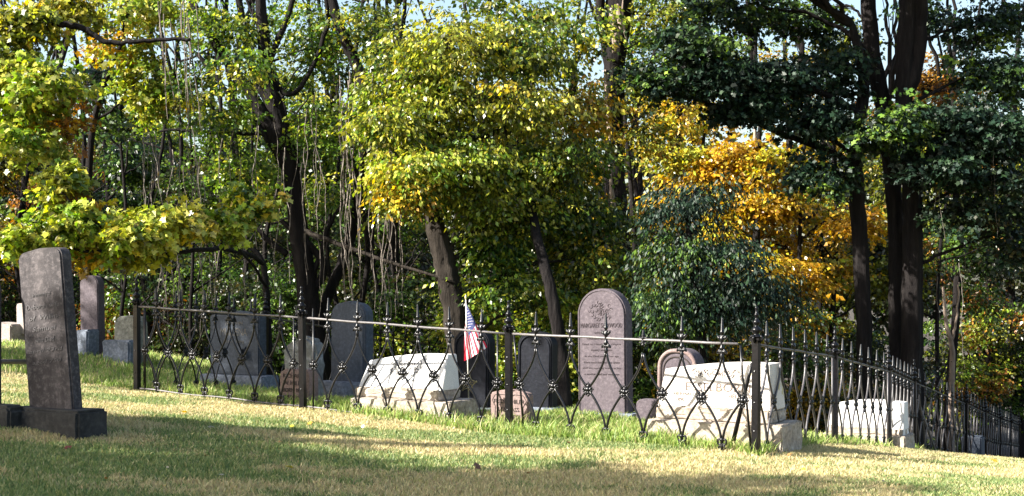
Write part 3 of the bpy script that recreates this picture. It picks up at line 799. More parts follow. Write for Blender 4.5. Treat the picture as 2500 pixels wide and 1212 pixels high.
def leafmesh(name, blobs, seed, size=.12, shape=DIA, mat=None, origin=(0, 0, 0), per=13, droop=.5, dens=1.0, flat=.55, clump=.34, ar=1.0, spl=1.0):
    clump = clump*1.5; flat = flat*.62; size = size*.84; dens = dens*1.28
    """blobs: (centre, (rx,ry,rz), sprays, palette)"""
    rs = np.random.RandomState(seed); PB = []; TB = []; NB = []; SB = []; CB = []
    for (c, r, ns, pal) in blobs:
        ns = max(3, int(ns*dens)); r = np.array(r)*rs.uniform(.8, 1.2); c = np.array(c)
        nc = max(3, int(ns/9)+2)
        cc = norm(rs.normal(size=(nc, 3)))*(rs.rand(nc, 1)**.45); cc *= r*(1-clump*.3)
        k = rs.randint(0, nc, ns)
        o = rs.normal(size=(ns, 3))*.5; o[:, 2] *= flat
        sc_ = c+cc[k]+o*r*clump+rs.normal(size=(ns, 3))*.06
        out = norm((sc_-c)/r); out[:, 2] *= .3
        a = norm(out+rs.normal(size=(ns, 3))*np.array([.7, .7, .22])); a[:, 2] -= .15; a = norm(a)
        side = norm(np.cross(a, np.tile([0, 0, 1.], (ns, 1))))
        L = rs.uniform(.12, .34, ns)*spl
        pal = [pal] if isinstance(pal, str) else pal
        palc = np.array(sum([PAL[p] for p in pal], []))
        ck = rs.randint(0, len(palc), nc); base = palc[ck[k]]
        n = per
        al = rs.rand(ns, n); la = rs.uniform(-1, 1, (ns, n))*(.25+.35*np.sin(al*2.6))
        pos_ = sc_[:, None]+a[:, None]*(al*L[:, None])[..., None]+side[:, None]*(la*L[:, None])[..., None]
        pos_[..., 2] -= droop*.35*(al**2)*L[:, None]
        pos_ += rs.normal(size=pos_.shape)*.018
        tip = a[:, None]*(.5+.3*rs.rand(ns, n, 1))+side[:, None]*(np.sign(la)[..., None]*.55)+rs.normal(size=(ns, n, 3))*.35
        tip[..., 2] -= droop
        nor = np.tile([0, 0, 1.], (ns, n, 1))+rs.normal(size=(ns, n, 3))*.85+a[:, None]*.35*rs.rand(ns, n, 1)
        col = base[:, None]*(.75+.5*rs.rand(ns, n, 1))*(1+rs.normal(size=(ns, n, 3))*.06)
        alt = palc[rs.randint(0, len(palc), (ns, n))]; m_ = rs.rand(ns, n, 1) < .25
        col = np.where(m_, alt, col)
        col = col*np.where(rs.rand(ns, n, 1) < .22, .42, 1.0)*np.where(rs.rand(ns, 1, 1) < .25, .55, 1.0)  # random leaves and sprays darkened to mimic foliage in shade
        PB.append(pos_.reshape(-1, 3)); TB.append(tip.reshape(-1, 3)); NB.append(nor.reshape(-1, 3)); CB.append(col.reshape(-1, 3))
        SB.append(size*(.45+.85*rs.rand(ns*n)**1.3))
    Pp = np.concatenate(PB); T = norm(np.concatenate(TB)); Nn = np.concatenate(NB); Cc = np.clip(np.concatenate(CB), .003, .95); sz = np.concatenate(SB)
    Sd = norm(np.cross(Nn, T)); Nn = np.cross(T, Sd)
    K = len(shape)
    V_ = Pp[:, None]+sz[:, None, None]*(T[:, None]*shape[None, :, 0:1]+Sd[:, None]*shape[None, :, 1:2]*ar+Nn[:, None]*shape[None, :, 2:3])
    V_ = V_.reshape(-1, 3)-np.array(origin); cols = np.repeat(Cc, K, 0); n = len(Pp)
    if K == 4:
        b = np.arange(n)[:, None]*4; loops = (b+np.array([[0, 1, 2, 0, 2, 3]])).ravel(); starts = np.arange(2*n)*3
    else:
        loops = np.arange(n*K); starts = np.arange(n)*K
    return npmesh(name, V_, loops, starts, mat or M['leaf'], cols), n
TOTAL = [0]
def wiggle(pts, amp, seed, sub=5):
    rg = random.Random(seed); out = []
    for i in range(len(pts)-1):
        a, b = Vector(pts[i]), Vector(pts[i+1])
        for k in range(sub):
            t_ = k/sub; p = a.lerp(b, t_)
            if not (i == 0 and k == 0): p += Vector((rg.uniform(-1, 1), rg.uniform(-1, 1), rg.uniform(-.3, .3)))*amp
            out.append(p)
    out.append(Vector(pts[-1])); return out
def catmull(pts, sub=5):
    pts = [Vector(p) for p in pts]; out = []
    for i in range(len(pts)-1):
        p0 = pts[max(i-1, 0)]; p1 = pts[i]; p2 = pts[i+1]; p3 = pts[min(i+2, len(pts)-1)]
        for k in range(sub):
            t = k/sub
            out.append(.5*((2*p1)+(p2-p0)*t+(2*p0-5*p1+4*p2-p3)*t*t+(3*p1-p0-3*p2+p3)*t**3))
    out.append(pts[-1]); return out
def tree(name, label, d, trunk, tr_w, blobs, seed, cat='tree', barkm='bark_dark', limbs=(), size=.12, shape=DIA, leafm='leaf', group=None, dens=1.0, droop=.5, base=None, autolimb=True, ar=1.0, twigs=True, flat=.55, clump=.34, spl=1.0):
    """trunk: photo points [(px,py)] from bottom up, widths in px; blobs: (px,py,rx,ry,[dd],palette,sprays)"""
    if len(trunk[0]) == 2: pts = [P(x, y, d) for x, y in trunk]
    else: pts = [P(*q_) for q_ in trunk]
    b0 = pts[0]; bz = gz(b0.x, b0.y)
    foot = Vector((b0.x, b0.y, bz)) if base is None else base
    path = [foot-Vector((0, 0, .3))]+[p for p in pts if p.z > bz+.15]
    rad = [tr_w[0]*.5*d/F*1.7]+[w_*.5*d/F for w_, p in zip(tr_w, pts) if p.z > bz+.15]
    root = thing(name, label, cat, foot, 0, group)
    cp = catmull(path, 6); rr = list(np.interp(np.linspace(0, 1, len(cp)), np.linspace(0, 1, len(rad)), rad))
    rg = random.Random(seed)
    mb = MB(); mb.tube([p+Vector((rg.uniform(-1, 1), rg.uniform(-1, 1), 0))*r_*.10 for p, r_ in zip(cp, rr)], rr, 24)
    ridge = [rg.uniform(-.10, .10) for _ in range(24)]
    for i_ in range(len(cp)):                              # furrowed bark: ridges that wander along the stem
        if rg.random() < .5: k_ = rg.randrange(24); ridge[k_] = rg.uniform(-.12, .12)
        cc_ = sum((Vector(mb.v[i_*24+k]) for k in range(24)), Vector())/24
        for k in range(24):
            v_ = Vector(mb.v[i_*24+k]); mb.v[i_*24+k] = tuple(cc_+(v_-cc_)*(1+ridge[k]+rg.uniform(-.04, .04)))
    put('trunk', mb.mesh('trunk', M[barkm], origin=foot), root)
    mb = MB(); any_ = False
    for L in limbs:                                        # (points px, start width px, end width px)
        lp = catmull([P(*q_) if len(q_) == 3 else P(q_[0], q_[1], d) for q_ in L[0]], 6)
        lr = list(np.linspace(L[1]*.5*d/F, L[2]*.5*d/F, len(lp)))
        mb.tube([p+Vector((rg.uniform(-1, 1), rg.uniform(-1, 1), rg.uniform(-1, 1)))*.015 for p in lp], lr, 8); any_ = True
    bl = []
    for b in blobs:
        px, py, rx, ry, dd, pal, ns = b
        c = P(px, py, d+dd); s_ = (d+dd)/F
        r3 = (rx*s_, min(rx, ry*1.3)*s_*.9, ry*s_)
        bl.append((c, r3, ns, pal))
        if autolimb:
            # limb from a lower trunk point toward the blob
            cand = [p for p in cp if p.z < c.z-.1] or [cp[len(cp)//2]]
            st = min(cand, key=lambda p: (p-c).length+.8*abs(p.z-(c.z-.35*(Vector((p.x, p.y, 0))-Vector((c.x, c.y, 0))).length)))
            mid = st.lerp(c, .5)+Vector((rg.uniform(-.15, .15), rg.uniform(-.15, .15), rg.uniform(.02, .25)))
            ln = (c-st).length; r0 = min(.055, .012+.014*ln)
            lp = wiggle(catmull([st, mid, c], 4), .02+.01*ln, rg.random(), 2)
            mb.tube(lp, list(np.linspace(r0, .009, len(lp))), 6); any_ = True
            if twigs:
                for k in range(7):
                    s0 = lp[int(rg.uniform(.3, 1)*(len(lp)-1))]
                    e_ = c+Vector((rg.uniform(-1, 1)*r3[0], rg.uniform(-1, 1)*r3[1], rg.uniform(-.8, .8)*r3[2]))*.85
                    tp = wiggle([s0, s0.lerp(e_, .5)+Vector((0, 0, .08)), e_], .03, rg.random(), 3)
                    mb.tube(tp, list(np.linspace(.010, .003, len(tp))), 4, False)
    if any_: put('branches', mb.mesh('branches', M[barkm], origin=foot), root)
    if bl:
        me, n = leafmesh('crown', bl, seed, size, shape, M[leafm], foot, dens=dens, droop=droop, ar=ar, flat=flat, clump=clump, spl=spl); TOTAL[0] += n
        put('crown', me, root)
    return root

# --- far wood: one mass of leaves and a rise behind everything
rs = random.Random(11); bl = []
for k in range(330):
    px = rs.uniform(-500, 3000); py = 960-630*rs.random()**.8; d = rs.uniform(44, 56)
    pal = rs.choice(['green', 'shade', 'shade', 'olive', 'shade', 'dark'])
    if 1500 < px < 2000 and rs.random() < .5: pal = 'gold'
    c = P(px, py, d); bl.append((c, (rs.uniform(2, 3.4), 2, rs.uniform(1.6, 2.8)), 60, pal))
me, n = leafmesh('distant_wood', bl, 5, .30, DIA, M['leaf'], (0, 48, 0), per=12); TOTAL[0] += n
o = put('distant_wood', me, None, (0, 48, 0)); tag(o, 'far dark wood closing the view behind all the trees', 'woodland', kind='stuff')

# --- middle distance trees, one by one  (px, depth, crown centre row, half width, half height, palette, trunk w)
MID = [
    (-60, 30, 300, 170, 330, ['green', 'ygreen', 'shade'], 30, 'yellow green', .10),
    (120, 33, 480, 150, 260, ['olive', 'rust', 'shade'], 34, 'brown and olive', .1),
    (300, 30, 520, 170, 200, ['shade', 'dark', 'shade'], 26, 'dark green', .1),
    (330, 36, 200, 110, 220, ['ygreen', 'yellow', 'green'], 26, 'yellow topped', .1),
    (520, 34, 420, 150, 260, ['green', 'ygreen', 'shade'], 30, 'grass green', .1),
    (760, 34, 300, 150, 300, ['green', 'ygreen', 'olive'], 30, 'light green', .1),
    (960, 31, 260, 160, 300, ['ygreen', 'green', 'olive'], 28, 'yellow green', .1),
    (900, 27, 600, 150, 180, ['green', 'shade', 'ygreen'], 22, 'low leafy green', .1),
    (1180, 33, 180, 170, 280, ['olive', 'green'], 30, 'olive', .1),
    (1400, 34, 420, 150, 220, ['gold', 'olive', 'yellow'], 30, 'orange gold', .1),
    (1650, 23, 400, 110, 150, ['gold', 'gold', 'yellow'], 26, 'bright gold', .1),
    (1650, 33, 100, 160, 200, ['ygreen', 'olive', 'green'], 28, 'yellow olive', .1),
    (1850, 22, 430, 140, 170, ['gold', 'gold', 'yellow'], 24, 'glowing orange', .1),
    (1930, 33, 120, 150, 130, ['gold', 'green', 'olive'], 26, 'gold tipped', .1),
    (2010, 25, 700, 130, 170, ['olive', 'gold', 'shade'], 20, 'dim amber', .1),
    (2250, 34, 250, 130, 130, ['rust', 'olive', 'gold'], 26, 'rusty orange', .1),
    (2330, 27, 560, 150, 260, ['shade', 'rust', 'olive', 'green'], 22, 'mixed brown', .1),
    (2470, 31, 300, 150, 300, ['dark', 'green', 'shade'], 28, 'dark leaved', .1),
    (2640, 30, 600, 170, 330, ['shade', 'green'], 28, 'shadowy green', .1),
    (-120, 24, 600, 150, 260, ['rust', 'olive', 'shade'], 24, 'dim amber leaved', .1),
    (60, 25, 430, 120, 150, ['olive', 'gold', 'shade'], 18, 'thin brown gold', .1),
    (260, 24, 430, 110, 170, ['dark', 'shade', 'green'], 16, 'thin dark', .1),
    (420, 25, 560, 120, 140, ['dark', 'shade', 'olive'], 16, 'thin green', .1),
    (580, 24, 520, 100, 180, ['green', 'ygreen', 'shade'], 16, 'slender leafy', .1),
    (800, 24, 480, 110, 230, ['green', 'ygreen', 'shade'], 18, 'slender bright green', .1),
    (960, 23, 560, 90, 200, ['shade', 'green', 'ygreen'], 16, 'slender dusky', .1),
    (1260, 24, 660, 120, 160, ['green', 'shade', 'ygreen'], 16, 'low spreading green', .1),
    (1480, 24, 640, 110, 180, ['olive', 'shade', 'gold'], 16, 'low olive', .1),
    (1700, 24, 760, 150, 150, ['shade', 'green', 'gold'], 16, 'low shadowed', .1),
    (2180, 24, 600, 100, 230, ['shade', 'olive', 'shade'], 16, 'hidden dusky', .1),
    (2420, 30.5, 760, 140, 230, ['shade', 'green', 'ygreen', 'rust'], 18, 'speckled', .1),
    (1960, 22, 600, 120, 210, ['gold', 'yellow', 'gold'], 14, 'slender honey gold', .1),
    (-260, 22, 420, 150, 260, ['green', 'olive', 'shade'], 22, 'unseen outer', .1),
    (-420, 26, 300, 170, 320, ['green', 'olive', 'shade'], 24, 'unseen outermost', .1),
    (1560, 36, 250, 140, 160, ['gold', 'ygreen', 'olive'], 20, 'high amber and green', .1),
]
SIDE = ['at the far left edge', 'behind the slim pink stone', 'left of the vine hung tree', 'above the left bough', 'left of the vine hung trunk', 'behind the vine hung tree', 'behind the leaning trunk',
        'low behind the blue black stone', 'high behind the olive maple', 'left of the pale barked trunk', 'right of the pale barked trunk', 'high above the gold trees',
        'between the dark droop and the dark trunks', 'near the top right of centre', 'low beside the dark trunks', 'in the gap between the twin trunks and right edge', 'right of the dark trunks', 'at the upper right edge', 'at the lower right edge',
        'out past the left edge', 'at left above the leaning slab', 'above the left end of the bright bough', 'above the left fence panel', 'just left of the many-stemmed tree', 'just right of the many-stemmed tree', 'amid the vines by the leaning trunk',
        'between the two leaning trunks', 'above the tallest gravestone', 'beneath the drooping tree', 'between the massive trunks', 'low above the far right fence', 'left of the massive trunks', 'past the left edge of the photo', 'farther past the left edge of the photo', 'far behind the peeling trunk']
for i, (px, d, py, rx, ry, pal, tw, lab, _) in enumerate(MID):
    rg = random.Random(i+50); bl = []
    nb = max(6, int(rx*ry/3300))
    for k in range(nb):
        a = rg.uniform(0, 6.28); r_ = math.sqrt(rg.random())
        bx = px+rx*r_*math.cos(a); by = py+ry*r_*math.sin(a)
        bl.append((bx, by, rg.uniform(40, 75), rg.uniform(32, 60), rg.uniform(-1.4, 1.4), [rg.choice(pal), rg.choice(pal)], 62 if by > 330 else (44 if by > 180 else 34)))
    topy = py-ry*.8
    if py < 620:
        for k in range(3):                                 # the crown goes on above the photo's top edge
            bl.append((px+rg.uniform(-110, 110), rg.uniform(-330, -70), rg.uniform(80, 120), rg.uniform(50, 80), rg.uniform(-1.5, 1.5), [rg.choice(pal), 'green'], 75))
    tree('woodland_tree', f'{lab} woodland tree {SIDE[i]}', d,
         [(px+rg.uniform(-15, 15), 980), (px+rg.uniform(-12, 12), 700), (px, 400), (px+rg.uniform(-20, 20), min(300, topy))], [tw, tw*.8, tw*.6, tw*.3],
         bl, 100+i, group='woodland trees in the middle distance', size=.10, barkm='bark_dark', twigs=i > 18, dens=1.9, spl=1.4)

# bare dark stems deep in the wood
rs = random.Random(4)
STEMS = [(215, 24, 20), (420, 23, 16), (560, 26, 18), (980, 22, 22), (1165, 21, 18), (1215, 24, 16), (1490, 23, 16), (1545, 22, 18), (1590, 26, 18), (1700, 24, 14), (2290, 23, 12), (130, 21, 26), (300, 20, 12), (365, 22, 14), (470, 19.5, 11), (520, 21, 16), (610, 20, 13), (665, 21, 15), (820, 20, 14), (880, 19.5, 18), (925, 20, 12), (60, 23, 14), (1080, 23, 12), (2030, 23, 16), (2400, 31, 14)]
for i, (px, d, w_) in enumerate(STEMS):
    root = thing('bare_stem', ['slim dark trunk seen deep in the shade of the wood'][0], 'tree trunk', (0, 0, 0), 0, 'slim dark trunks in the shade')
    b = P(px, 900, d); b.z = gz(b.x, b.y); root.location = b
    pts = catmull([b-Vector((0, 0, .2)), P(px+rs.uniform(-12, 12), 780, d), P(px+rs.uniform(-25, 25), 600, d), P(px+rs.uniform(-50, 50), 300, d), P(px+rs.uniform(-80, 80), -40, d)], 5)
    mb = MB(); mb.tube(pts, list(np.linspace(w_*.5*d/F, w_*.22*d/F, len(pts))), 8)
    put('trunk', mb.mesh('trunk', M['bark_dark'], origin=b), root)
    mb = MB()
    for k in range(11):
        s0 = pts[rs.randint(3, len(pts)-2)]; e_ = s0+Vector((rs.uniform(-1.2, 1.2), rs.uniform(-.6, .6), rs.uniform(.2, 1.2)))
        tp = wiggle([s0, e_], .05, k+i, 6); mb.tube(tp, list(np.linspace(.02, .005, len(tp))), 5, False)
    put('branches', mb.mesh('branches', M['bark_dark'], origin=b), root)

# --- understorey shrubs
SHR = [  # px, base row, depth, half w, height px, palette, label
    (1290, 1000, 17.5, 110, 250, ['ygreen', 'olive', 'green'], 'sunny yellow green bush between the two black gravestones'),
    (1190, 930, 18.5, 80, 190, ['yellow', 'ygreen'], 'bright yellow flowering bush top right of the flag'),
    (1410, 960, 19.5, 90, 260, ['olive', 'ygreen', 'yellow'], 'olive bush just left of the tallest gravestone'),
    (1010, 900, 20, 120, 190, ['green', 'shade', 'ygreen'], 'dark leafy bush behind the white slanted stone'),
    (700, 900, 19.5, 100, 230, ['shade', 'green'], 'shadowy bush at the foot of the vine hung tree'),
    (460, 870, 21, 140, 200, ['shade', 'shade', 'green'], 'dusky bush behind the left fence spikes'),
    (330, 860, 22.5, 100, 150, ['green', 'ygreen', 'rust'], 'green and brown bush behind the mottled stone'),
    (80, 860, 24, 150, 200, ['shade', 'green', 'rust'], 'dusky bush behind the leaning slab'),
    (1600, 980, 19, 90, 220, ['shade', 'green'], 'dark bush behind the little footstone'),
    (1760, 1000, 18.5, 120, 220, ['gold', 'olive', 'shade'], 'amber bush behind the tan slanted stone'),
    (1950, 1060, 20, 110, 300, ['shade', 'gold', 'green'], 'dim bush behind the right side fence'),
    (2120, 1080, 21.5, 110, 260, ['shade', 'shade', 'green'], 'black shadowy bush at the foot of the dark trunks'),
    (2350, 1130, 31, 130, 400, ['green', 'ygreen', 'shade'], 'green speckled bush at the right above the far fence'),
    (2530, 1150, 31.5, 110, 420, ['shade', 'green'], 'dark bush at the far right edge'),
    (590, 880, 23, 120, 330, ['green', 'shade'], 'dull green bush left of the vine hung tree'),
    (850, 900, 22.5, 110, 300, ['green', 'shade', 'ygreen'], 'leafy green bush right of the vine hung tree'),
]
for i, (px, py, d, rw, h_, pal, lab) in enumerate(SHR):
    rg = random.Random(i+900); b = P(px, py, d); b.z = gz(b.x, b.y)
    root = thing('shrub', lab, 'shrub', b); bl = []
    topz = P(px, py-h_, d).z; s_ = d/F
    mb = MB()
    for k in range(13):
        c = Vector((b.x+rg.uniform(-1, 1)*rw*s_, b.y+rg.uniform(-.5, .5), b.z+.1+(topz-b.z)*rg.uniform(.08, .9)))
        bl.append((c, (rw*s_*.42, .45, .38), 34, [rg.choice(pal), rg.choice(pal)]))
        tp = wiggle([b, b.lerp(c, .5)+Vector((0, 0, .15)), c], .05, k, 4); mb.tube(tp, list(np.linspace(.016, .004, len(tp))), 5, False)
    put('stems', mb.mesh('stems', M['bark_dark'], origin=b), root)
    me, n = leafmesh('foliage', bl, 300+i, .075, DIA, M['leaf'], b, dens=2.0); TOTAL[0] += n
    put('foliage', me, root)

# --- the main trees ---------------------------------------------------------
# vine hung tree left of centre
tree('vine_hung_tree', 'big dark many-stemmed tree hung with vines, left of centre', 18,
     [(770, 860), (752, 720), (728, 560), (712, 430), (690, 320), (655, 200), (640, 60), (628, -120)], [62, 52, 44, 42, 40, 34, 28, 18],
     [(560, 60, 110, 70, 0, ['green', 'ygreen'], 150), (480, 190, 80, 70, .5, ['ygreen', 'green'], 80), (740, 60, 90, 80, .5, ['green', 'ygreen'], 150),
      (860, 60, 90, 80, 0, ['green', 'olive'], 140), (800, 190, 80, 80, .6, ['green', 'ygreen'], 120), (520, 290, 75, 70, -.5, ['ygreen', 'green'], 110),
      (600, 400, 70, 70, 0, ['green', 'ygreen'], 110), (480, 450, 80, 60, .5, ['green', 'shade'], 100), (770, 330, 70, 60, 0, ['ygreen', 'green'], 80),
      (860, 310, 60, 60, .8, ['green', 'olive'], 70), (600, 160, 70, 60, -1, ['green', 'ygreen'], 70), (420, 60, 80, 60, 1, ['yellow', 'ygreen'], 90), (820, 470, 70, 60, .5, ['green', 'ygreen'], 70)],
     31, limbs=[([(700, 400), (655, 300), (590, 200), (520, 100), (440, -60)], 40, 16), ([(690, 330), (645, 230), (600, 110), (575, -60)], 30, 14),
                ([(735, 560), (700, 420), (640, 320), (560, 230), (480, 130)], 22, 10), ([(760, 700), (800, 560), (850, 480)], 16, 6),
                ([(650, 170), (720, 230), (800, 60), (780, -60)], 14, 10), ([(905, 250), (862, 140), (820, 40), (790, -80)], 30, 22),
                ([(770, 800), (860, 560, 18.5), (905, 250)], 26, 30), ([(655, 150), (700, 50), (740, -80)], 18, 10),
                ([(700, 620), (620, 560), (540, 540), (400, 560)], 16, 6), ([(745, 740), (790, 640), (690, 540)], 26, 12), ([(700, 330), (600, 325), (500, 322), (390, 318)], 12, 6)],
     size=.08, shape=DIA, autolimb=False, dens=.95)
# leaning trunk olive maple in the middle
tree('leaning_maple', 'maple with a leaning grey trunk and broad olive yellow crown behind the flag', 16.8,
     [(1135, 930), (1110, 760), (1090, 660), (1066, 560), (1045, 480), (1040, 400), (1060, 250), (1100, 80)], [66, 58, 54, 46, 38, 30, 22, 12],
     [(960, 290, 90, 60, -.5, ['olive', 'ygreen'], 150), (1080, 230, 110, 70, 0, ['olive', 'olive', 'ygreen'], 190), (1240, 250, 110, 70, 0, ['olive', 'yellow'], 180),
      (1000, 400, 80, 50, -.8, ['ygreen', 'yellow'], 160), (1150, 390, 110, 60, -.4, ['olive', 'ygreen'], 190), (1300, 400, 110, 60, .2, ['olive', 'olive', 'ygreen'], 180),
      (990, 480, 60, 40, -.8, ['gold', 'yellow', 'olive'], 80), (1185, 480, 100, 50, -.2, ['ygreen', 'olive'], 190), (1290, 530, 110, 60, .2, ['ygreen', 'olive', 'green'], 180),
      (1200, 600, 70, 45, .2, ['ygreen', 'green'], 130), (1390, 620, 70, 50, .9, ['olive', 'green'], 130), (1430, 520, 90, 80, .5, ['olive', 'green'], 150),
      (1450, 640, 90, 70, .3, ['olive', 'yellow', 'green'], 150), (1100, 110, 120, 80, 0, ['olive', 'yellow'], 190), (1280, 110, 110, 80, .3, ['olive', 'green'], 170),
      (980, 150, 90, 70, .5, ['olive', 'green'], 120), (1420, 270, 80, 70, .6, ['olive', 'gold'], 90), (1400, 400, 80, 60, 0, ['green', 'olive'], 110), (1080, 330, 90, 50, .6, ['shade', 'olive'], 90),
      (1230, 700, 70, 45, 0, ['green', 'ygreen'], 80), (1380, 740, 80, 50, .3, ['ygreen', 'yellow', 'green'], 100), (940, 220, 60, 60, 0, ['olive', 'ygreen'], 60)],
     41, barkm='bark_grey', size=.088, shape=DIA, droop=.75, ar=.85, dens=1.45, flat=.95, clump=.42)
tree('leaning_maple', 'second smaller leaning dark trunk under the olive canopy left of the tallest gravestone', 16.0,
     [(1372, 900, 16.0), (1350, 740, 16.0), (1326, 640, 16.1), (1306, 550, 16.5), (1290, 400, 18.2), (1300, 200, 19)], [34, 30, 27, 23, 16, 10],
     [(1250, 20, 120, 60, 2, ['olive', 'green'], 120), (1400, 60, 110, 70, 2.5, ['olive', 'green', 'yellow'], 90), (1340, 150, 100, 60, 3, ['olive', 'ygreen'], 90)], 42, barkm='bark_dark', size=.085, shape=DIA, dens=.9)
# tall trunk with peeled bark
tree('peeling_trunk_tree', 'tall straight tree with pale peeling bark and hanging strips right of centre', 19.5,
     [(1528, 960), (1525, 760), (1512, 560), (1502, 400), (1500, 250), (1505, 130), (1512, 0), (1520, -150)], [56, 52, 46, 42, 44, 50, 60, 56],
     [(1600, 40, 80, 60, 0, ['olive', 'ygreen'], 80), (1440, 30, 70, 50, .5, ['ygreen', 'olive'], 60), (1590, 180, 80, 70, 0, ['yellow', 'olive'], 90), (1560, 330, 70, 60, -.6, ['olive', 'gold'], 80), (1600, 560, 60, 60, .4, ['olive', 'shade'], 50)],
     43, barkm='bark_dark', size=.08, shape=DIA, dens=1.0, limbs=[([(1462, -40), (1470, 60), (1483, 160), (1495, 300), (1500, 460)], 24, 14)])
mb = MB()  # pale strips: peeled bark, and sunlight painted down the trunk's left edge
for k, (xs, w_) in enumerate((([(1492, 20), (1497, 60), (1503, 95), (1500, 130)], 20), ([(1508, 10), (1512, 45), (1516, 75)], 16), ([(1521, 0), (1520, 50), (1530, 100)], 8), ([(1478, 170), (1482, 230), (1487, 300), (1491, 345)], 14), ([(1487, 400), (1493, 460), (1500, 530), (1499, 590)], 12))):
    lp = catmull([P(a, b, 19.05) for a, b in xs], 4); rr = [w_*.5*19/F*math.sin(.3+2.5*q_/len(lp)) for q_ in range(len(lp))]
    mb.tube(lp, rr, 6)
o = bpy.data.objects['peeling_trunk_tree']; put('peeled_sunlit_bark', mb.mesh('peeled_sunlit_bark', M['bark_pale'], origin=o.location), o)
# dark trunks at the right
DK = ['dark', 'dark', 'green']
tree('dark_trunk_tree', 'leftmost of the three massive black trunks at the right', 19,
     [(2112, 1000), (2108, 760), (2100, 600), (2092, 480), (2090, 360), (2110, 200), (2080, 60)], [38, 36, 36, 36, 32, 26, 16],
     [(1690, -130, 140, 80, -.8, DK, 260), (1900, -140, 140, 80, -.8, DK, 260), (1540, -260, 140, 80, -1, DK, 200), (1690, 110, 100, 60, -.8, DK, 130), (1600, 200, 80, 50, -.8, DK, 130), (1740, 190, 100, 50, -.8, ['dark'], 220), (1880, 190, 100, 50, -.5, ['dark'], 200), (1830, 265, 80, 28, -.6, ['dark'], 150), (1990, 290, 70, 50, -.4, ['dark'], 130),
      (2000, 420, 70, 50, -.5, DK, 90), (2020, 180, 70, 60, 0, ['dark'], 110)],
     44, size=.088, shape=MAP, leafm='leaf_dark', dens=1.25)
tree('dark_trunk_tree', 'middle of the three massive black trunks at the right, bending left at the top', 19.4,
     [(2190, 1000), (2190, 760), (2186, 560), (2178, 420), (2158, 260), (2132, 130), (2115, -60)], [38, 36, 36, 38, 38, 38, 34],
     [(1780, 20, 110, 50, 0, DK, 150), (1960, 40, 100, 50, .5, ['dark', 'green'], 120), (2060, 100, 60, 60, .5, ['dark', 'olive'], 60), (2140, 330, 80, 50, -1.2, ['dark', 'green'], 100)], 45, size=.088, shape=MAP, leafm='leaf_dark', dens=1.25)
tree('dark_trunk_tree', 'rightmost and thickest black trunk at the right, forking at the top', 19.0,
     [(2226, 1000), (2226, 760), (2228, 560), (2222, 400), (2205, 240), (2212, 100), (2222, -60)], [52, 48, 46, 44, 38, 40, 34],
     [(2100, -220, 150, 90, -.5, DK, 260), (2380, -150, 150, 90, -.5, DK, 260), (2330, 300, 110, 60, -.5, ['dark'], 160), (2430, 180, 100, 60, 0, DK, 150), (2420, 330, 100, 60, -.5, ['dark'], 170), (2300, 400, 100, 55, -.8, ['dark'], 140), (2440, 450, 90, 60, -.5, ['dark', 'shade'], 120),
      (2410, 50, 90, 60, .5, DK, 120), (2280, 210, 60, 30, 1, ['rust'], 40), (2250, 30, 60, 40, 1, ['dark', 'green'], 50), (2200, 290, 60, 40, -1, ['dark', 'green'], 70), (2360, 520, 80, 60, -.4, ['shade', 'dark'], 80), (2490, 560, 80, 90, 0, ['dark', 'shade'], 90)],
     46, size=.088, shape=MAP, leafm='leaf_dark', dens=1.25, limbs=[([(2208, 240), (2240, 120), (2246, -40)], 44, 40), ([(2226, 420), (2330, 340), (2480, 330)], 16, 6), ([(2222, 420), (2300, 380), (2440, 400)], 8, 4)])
# drooping blue green tree in front of the gold ones
tree('drooping_tree', 'dark blue green tree with drooping feathery leaves above the tan slanted stone', 16.2,
     [(1720, 960), (1710, 800), (1690, 660), (1680, 540), (1700, 460)], [22, 20, 16, 12, 8],
     [(1640, 510, 55, 45, 0, ['dark'], 130), (1720, 480, 65, 32, 0, ['dark'], 90), (1660, 610, 90, 60, 0, ['dark', 'green'], 180), (1780, 620, 70, 50, 0, ['dark'], 180), (1850, 700, 70, 45, 0, ['dark'], 150),
      (1720, 710, 110, 60, 0, ['dark'], 200), (1640, 700, 70, 70, -.2, ['dark', 'green'], 130), (1800, 760, 90, 35, 0, ['dark'], 120), (1650, 780, 60, 40, 0, ['green', 'dark'], 110), (1900, 740, 50, 40, 0, ['dark'], 60)],
     47, size=.085, shape=DIA, leafm='leaf_dark', droop=1.1, ar=.6, dens=.85, spl=1.3, flat=1.1, clump=.45)
# top-left trees, bright autumn yellow
tree('yellow_maple', 'sunlit yellow maple filling the top left corner', 16.5,
     [(-180, 900), (-170, 600), (-150, 300), (-120, 50)], [50, 46, 36, 20],
     [(60, 50, 110, 50, 0, ['yellow', 'olive'], 150), (40, 180, 80, 40, 0, ['yellow', 'lime'], 90), (130, 190, 70, 40, -.5, ['lime', 'ygreen'], 90), (60, 250, 80, 45, 0, ['lime', 'ygreen'], 100),
      (60, 340, 60, 40, -.3, ['lime', 'ygreen'], 80), (130, 290, 50, 50, .3, ['gold', 'rust'], 60), (180, 20, 90, 40, .5, ['olive', 'yellow'], 90), (-20, 120, 60, 60, 0, ['olive', 'lime'], 60)],
     48, size=.095, shape=MAP, dens=.95, limbs=[([(-150, 300), (-20, 80), (60, 50), (150, 60), (205, 70), (250, 98), (300, 104), (380, 100), (465, 96)], 22, 8)])
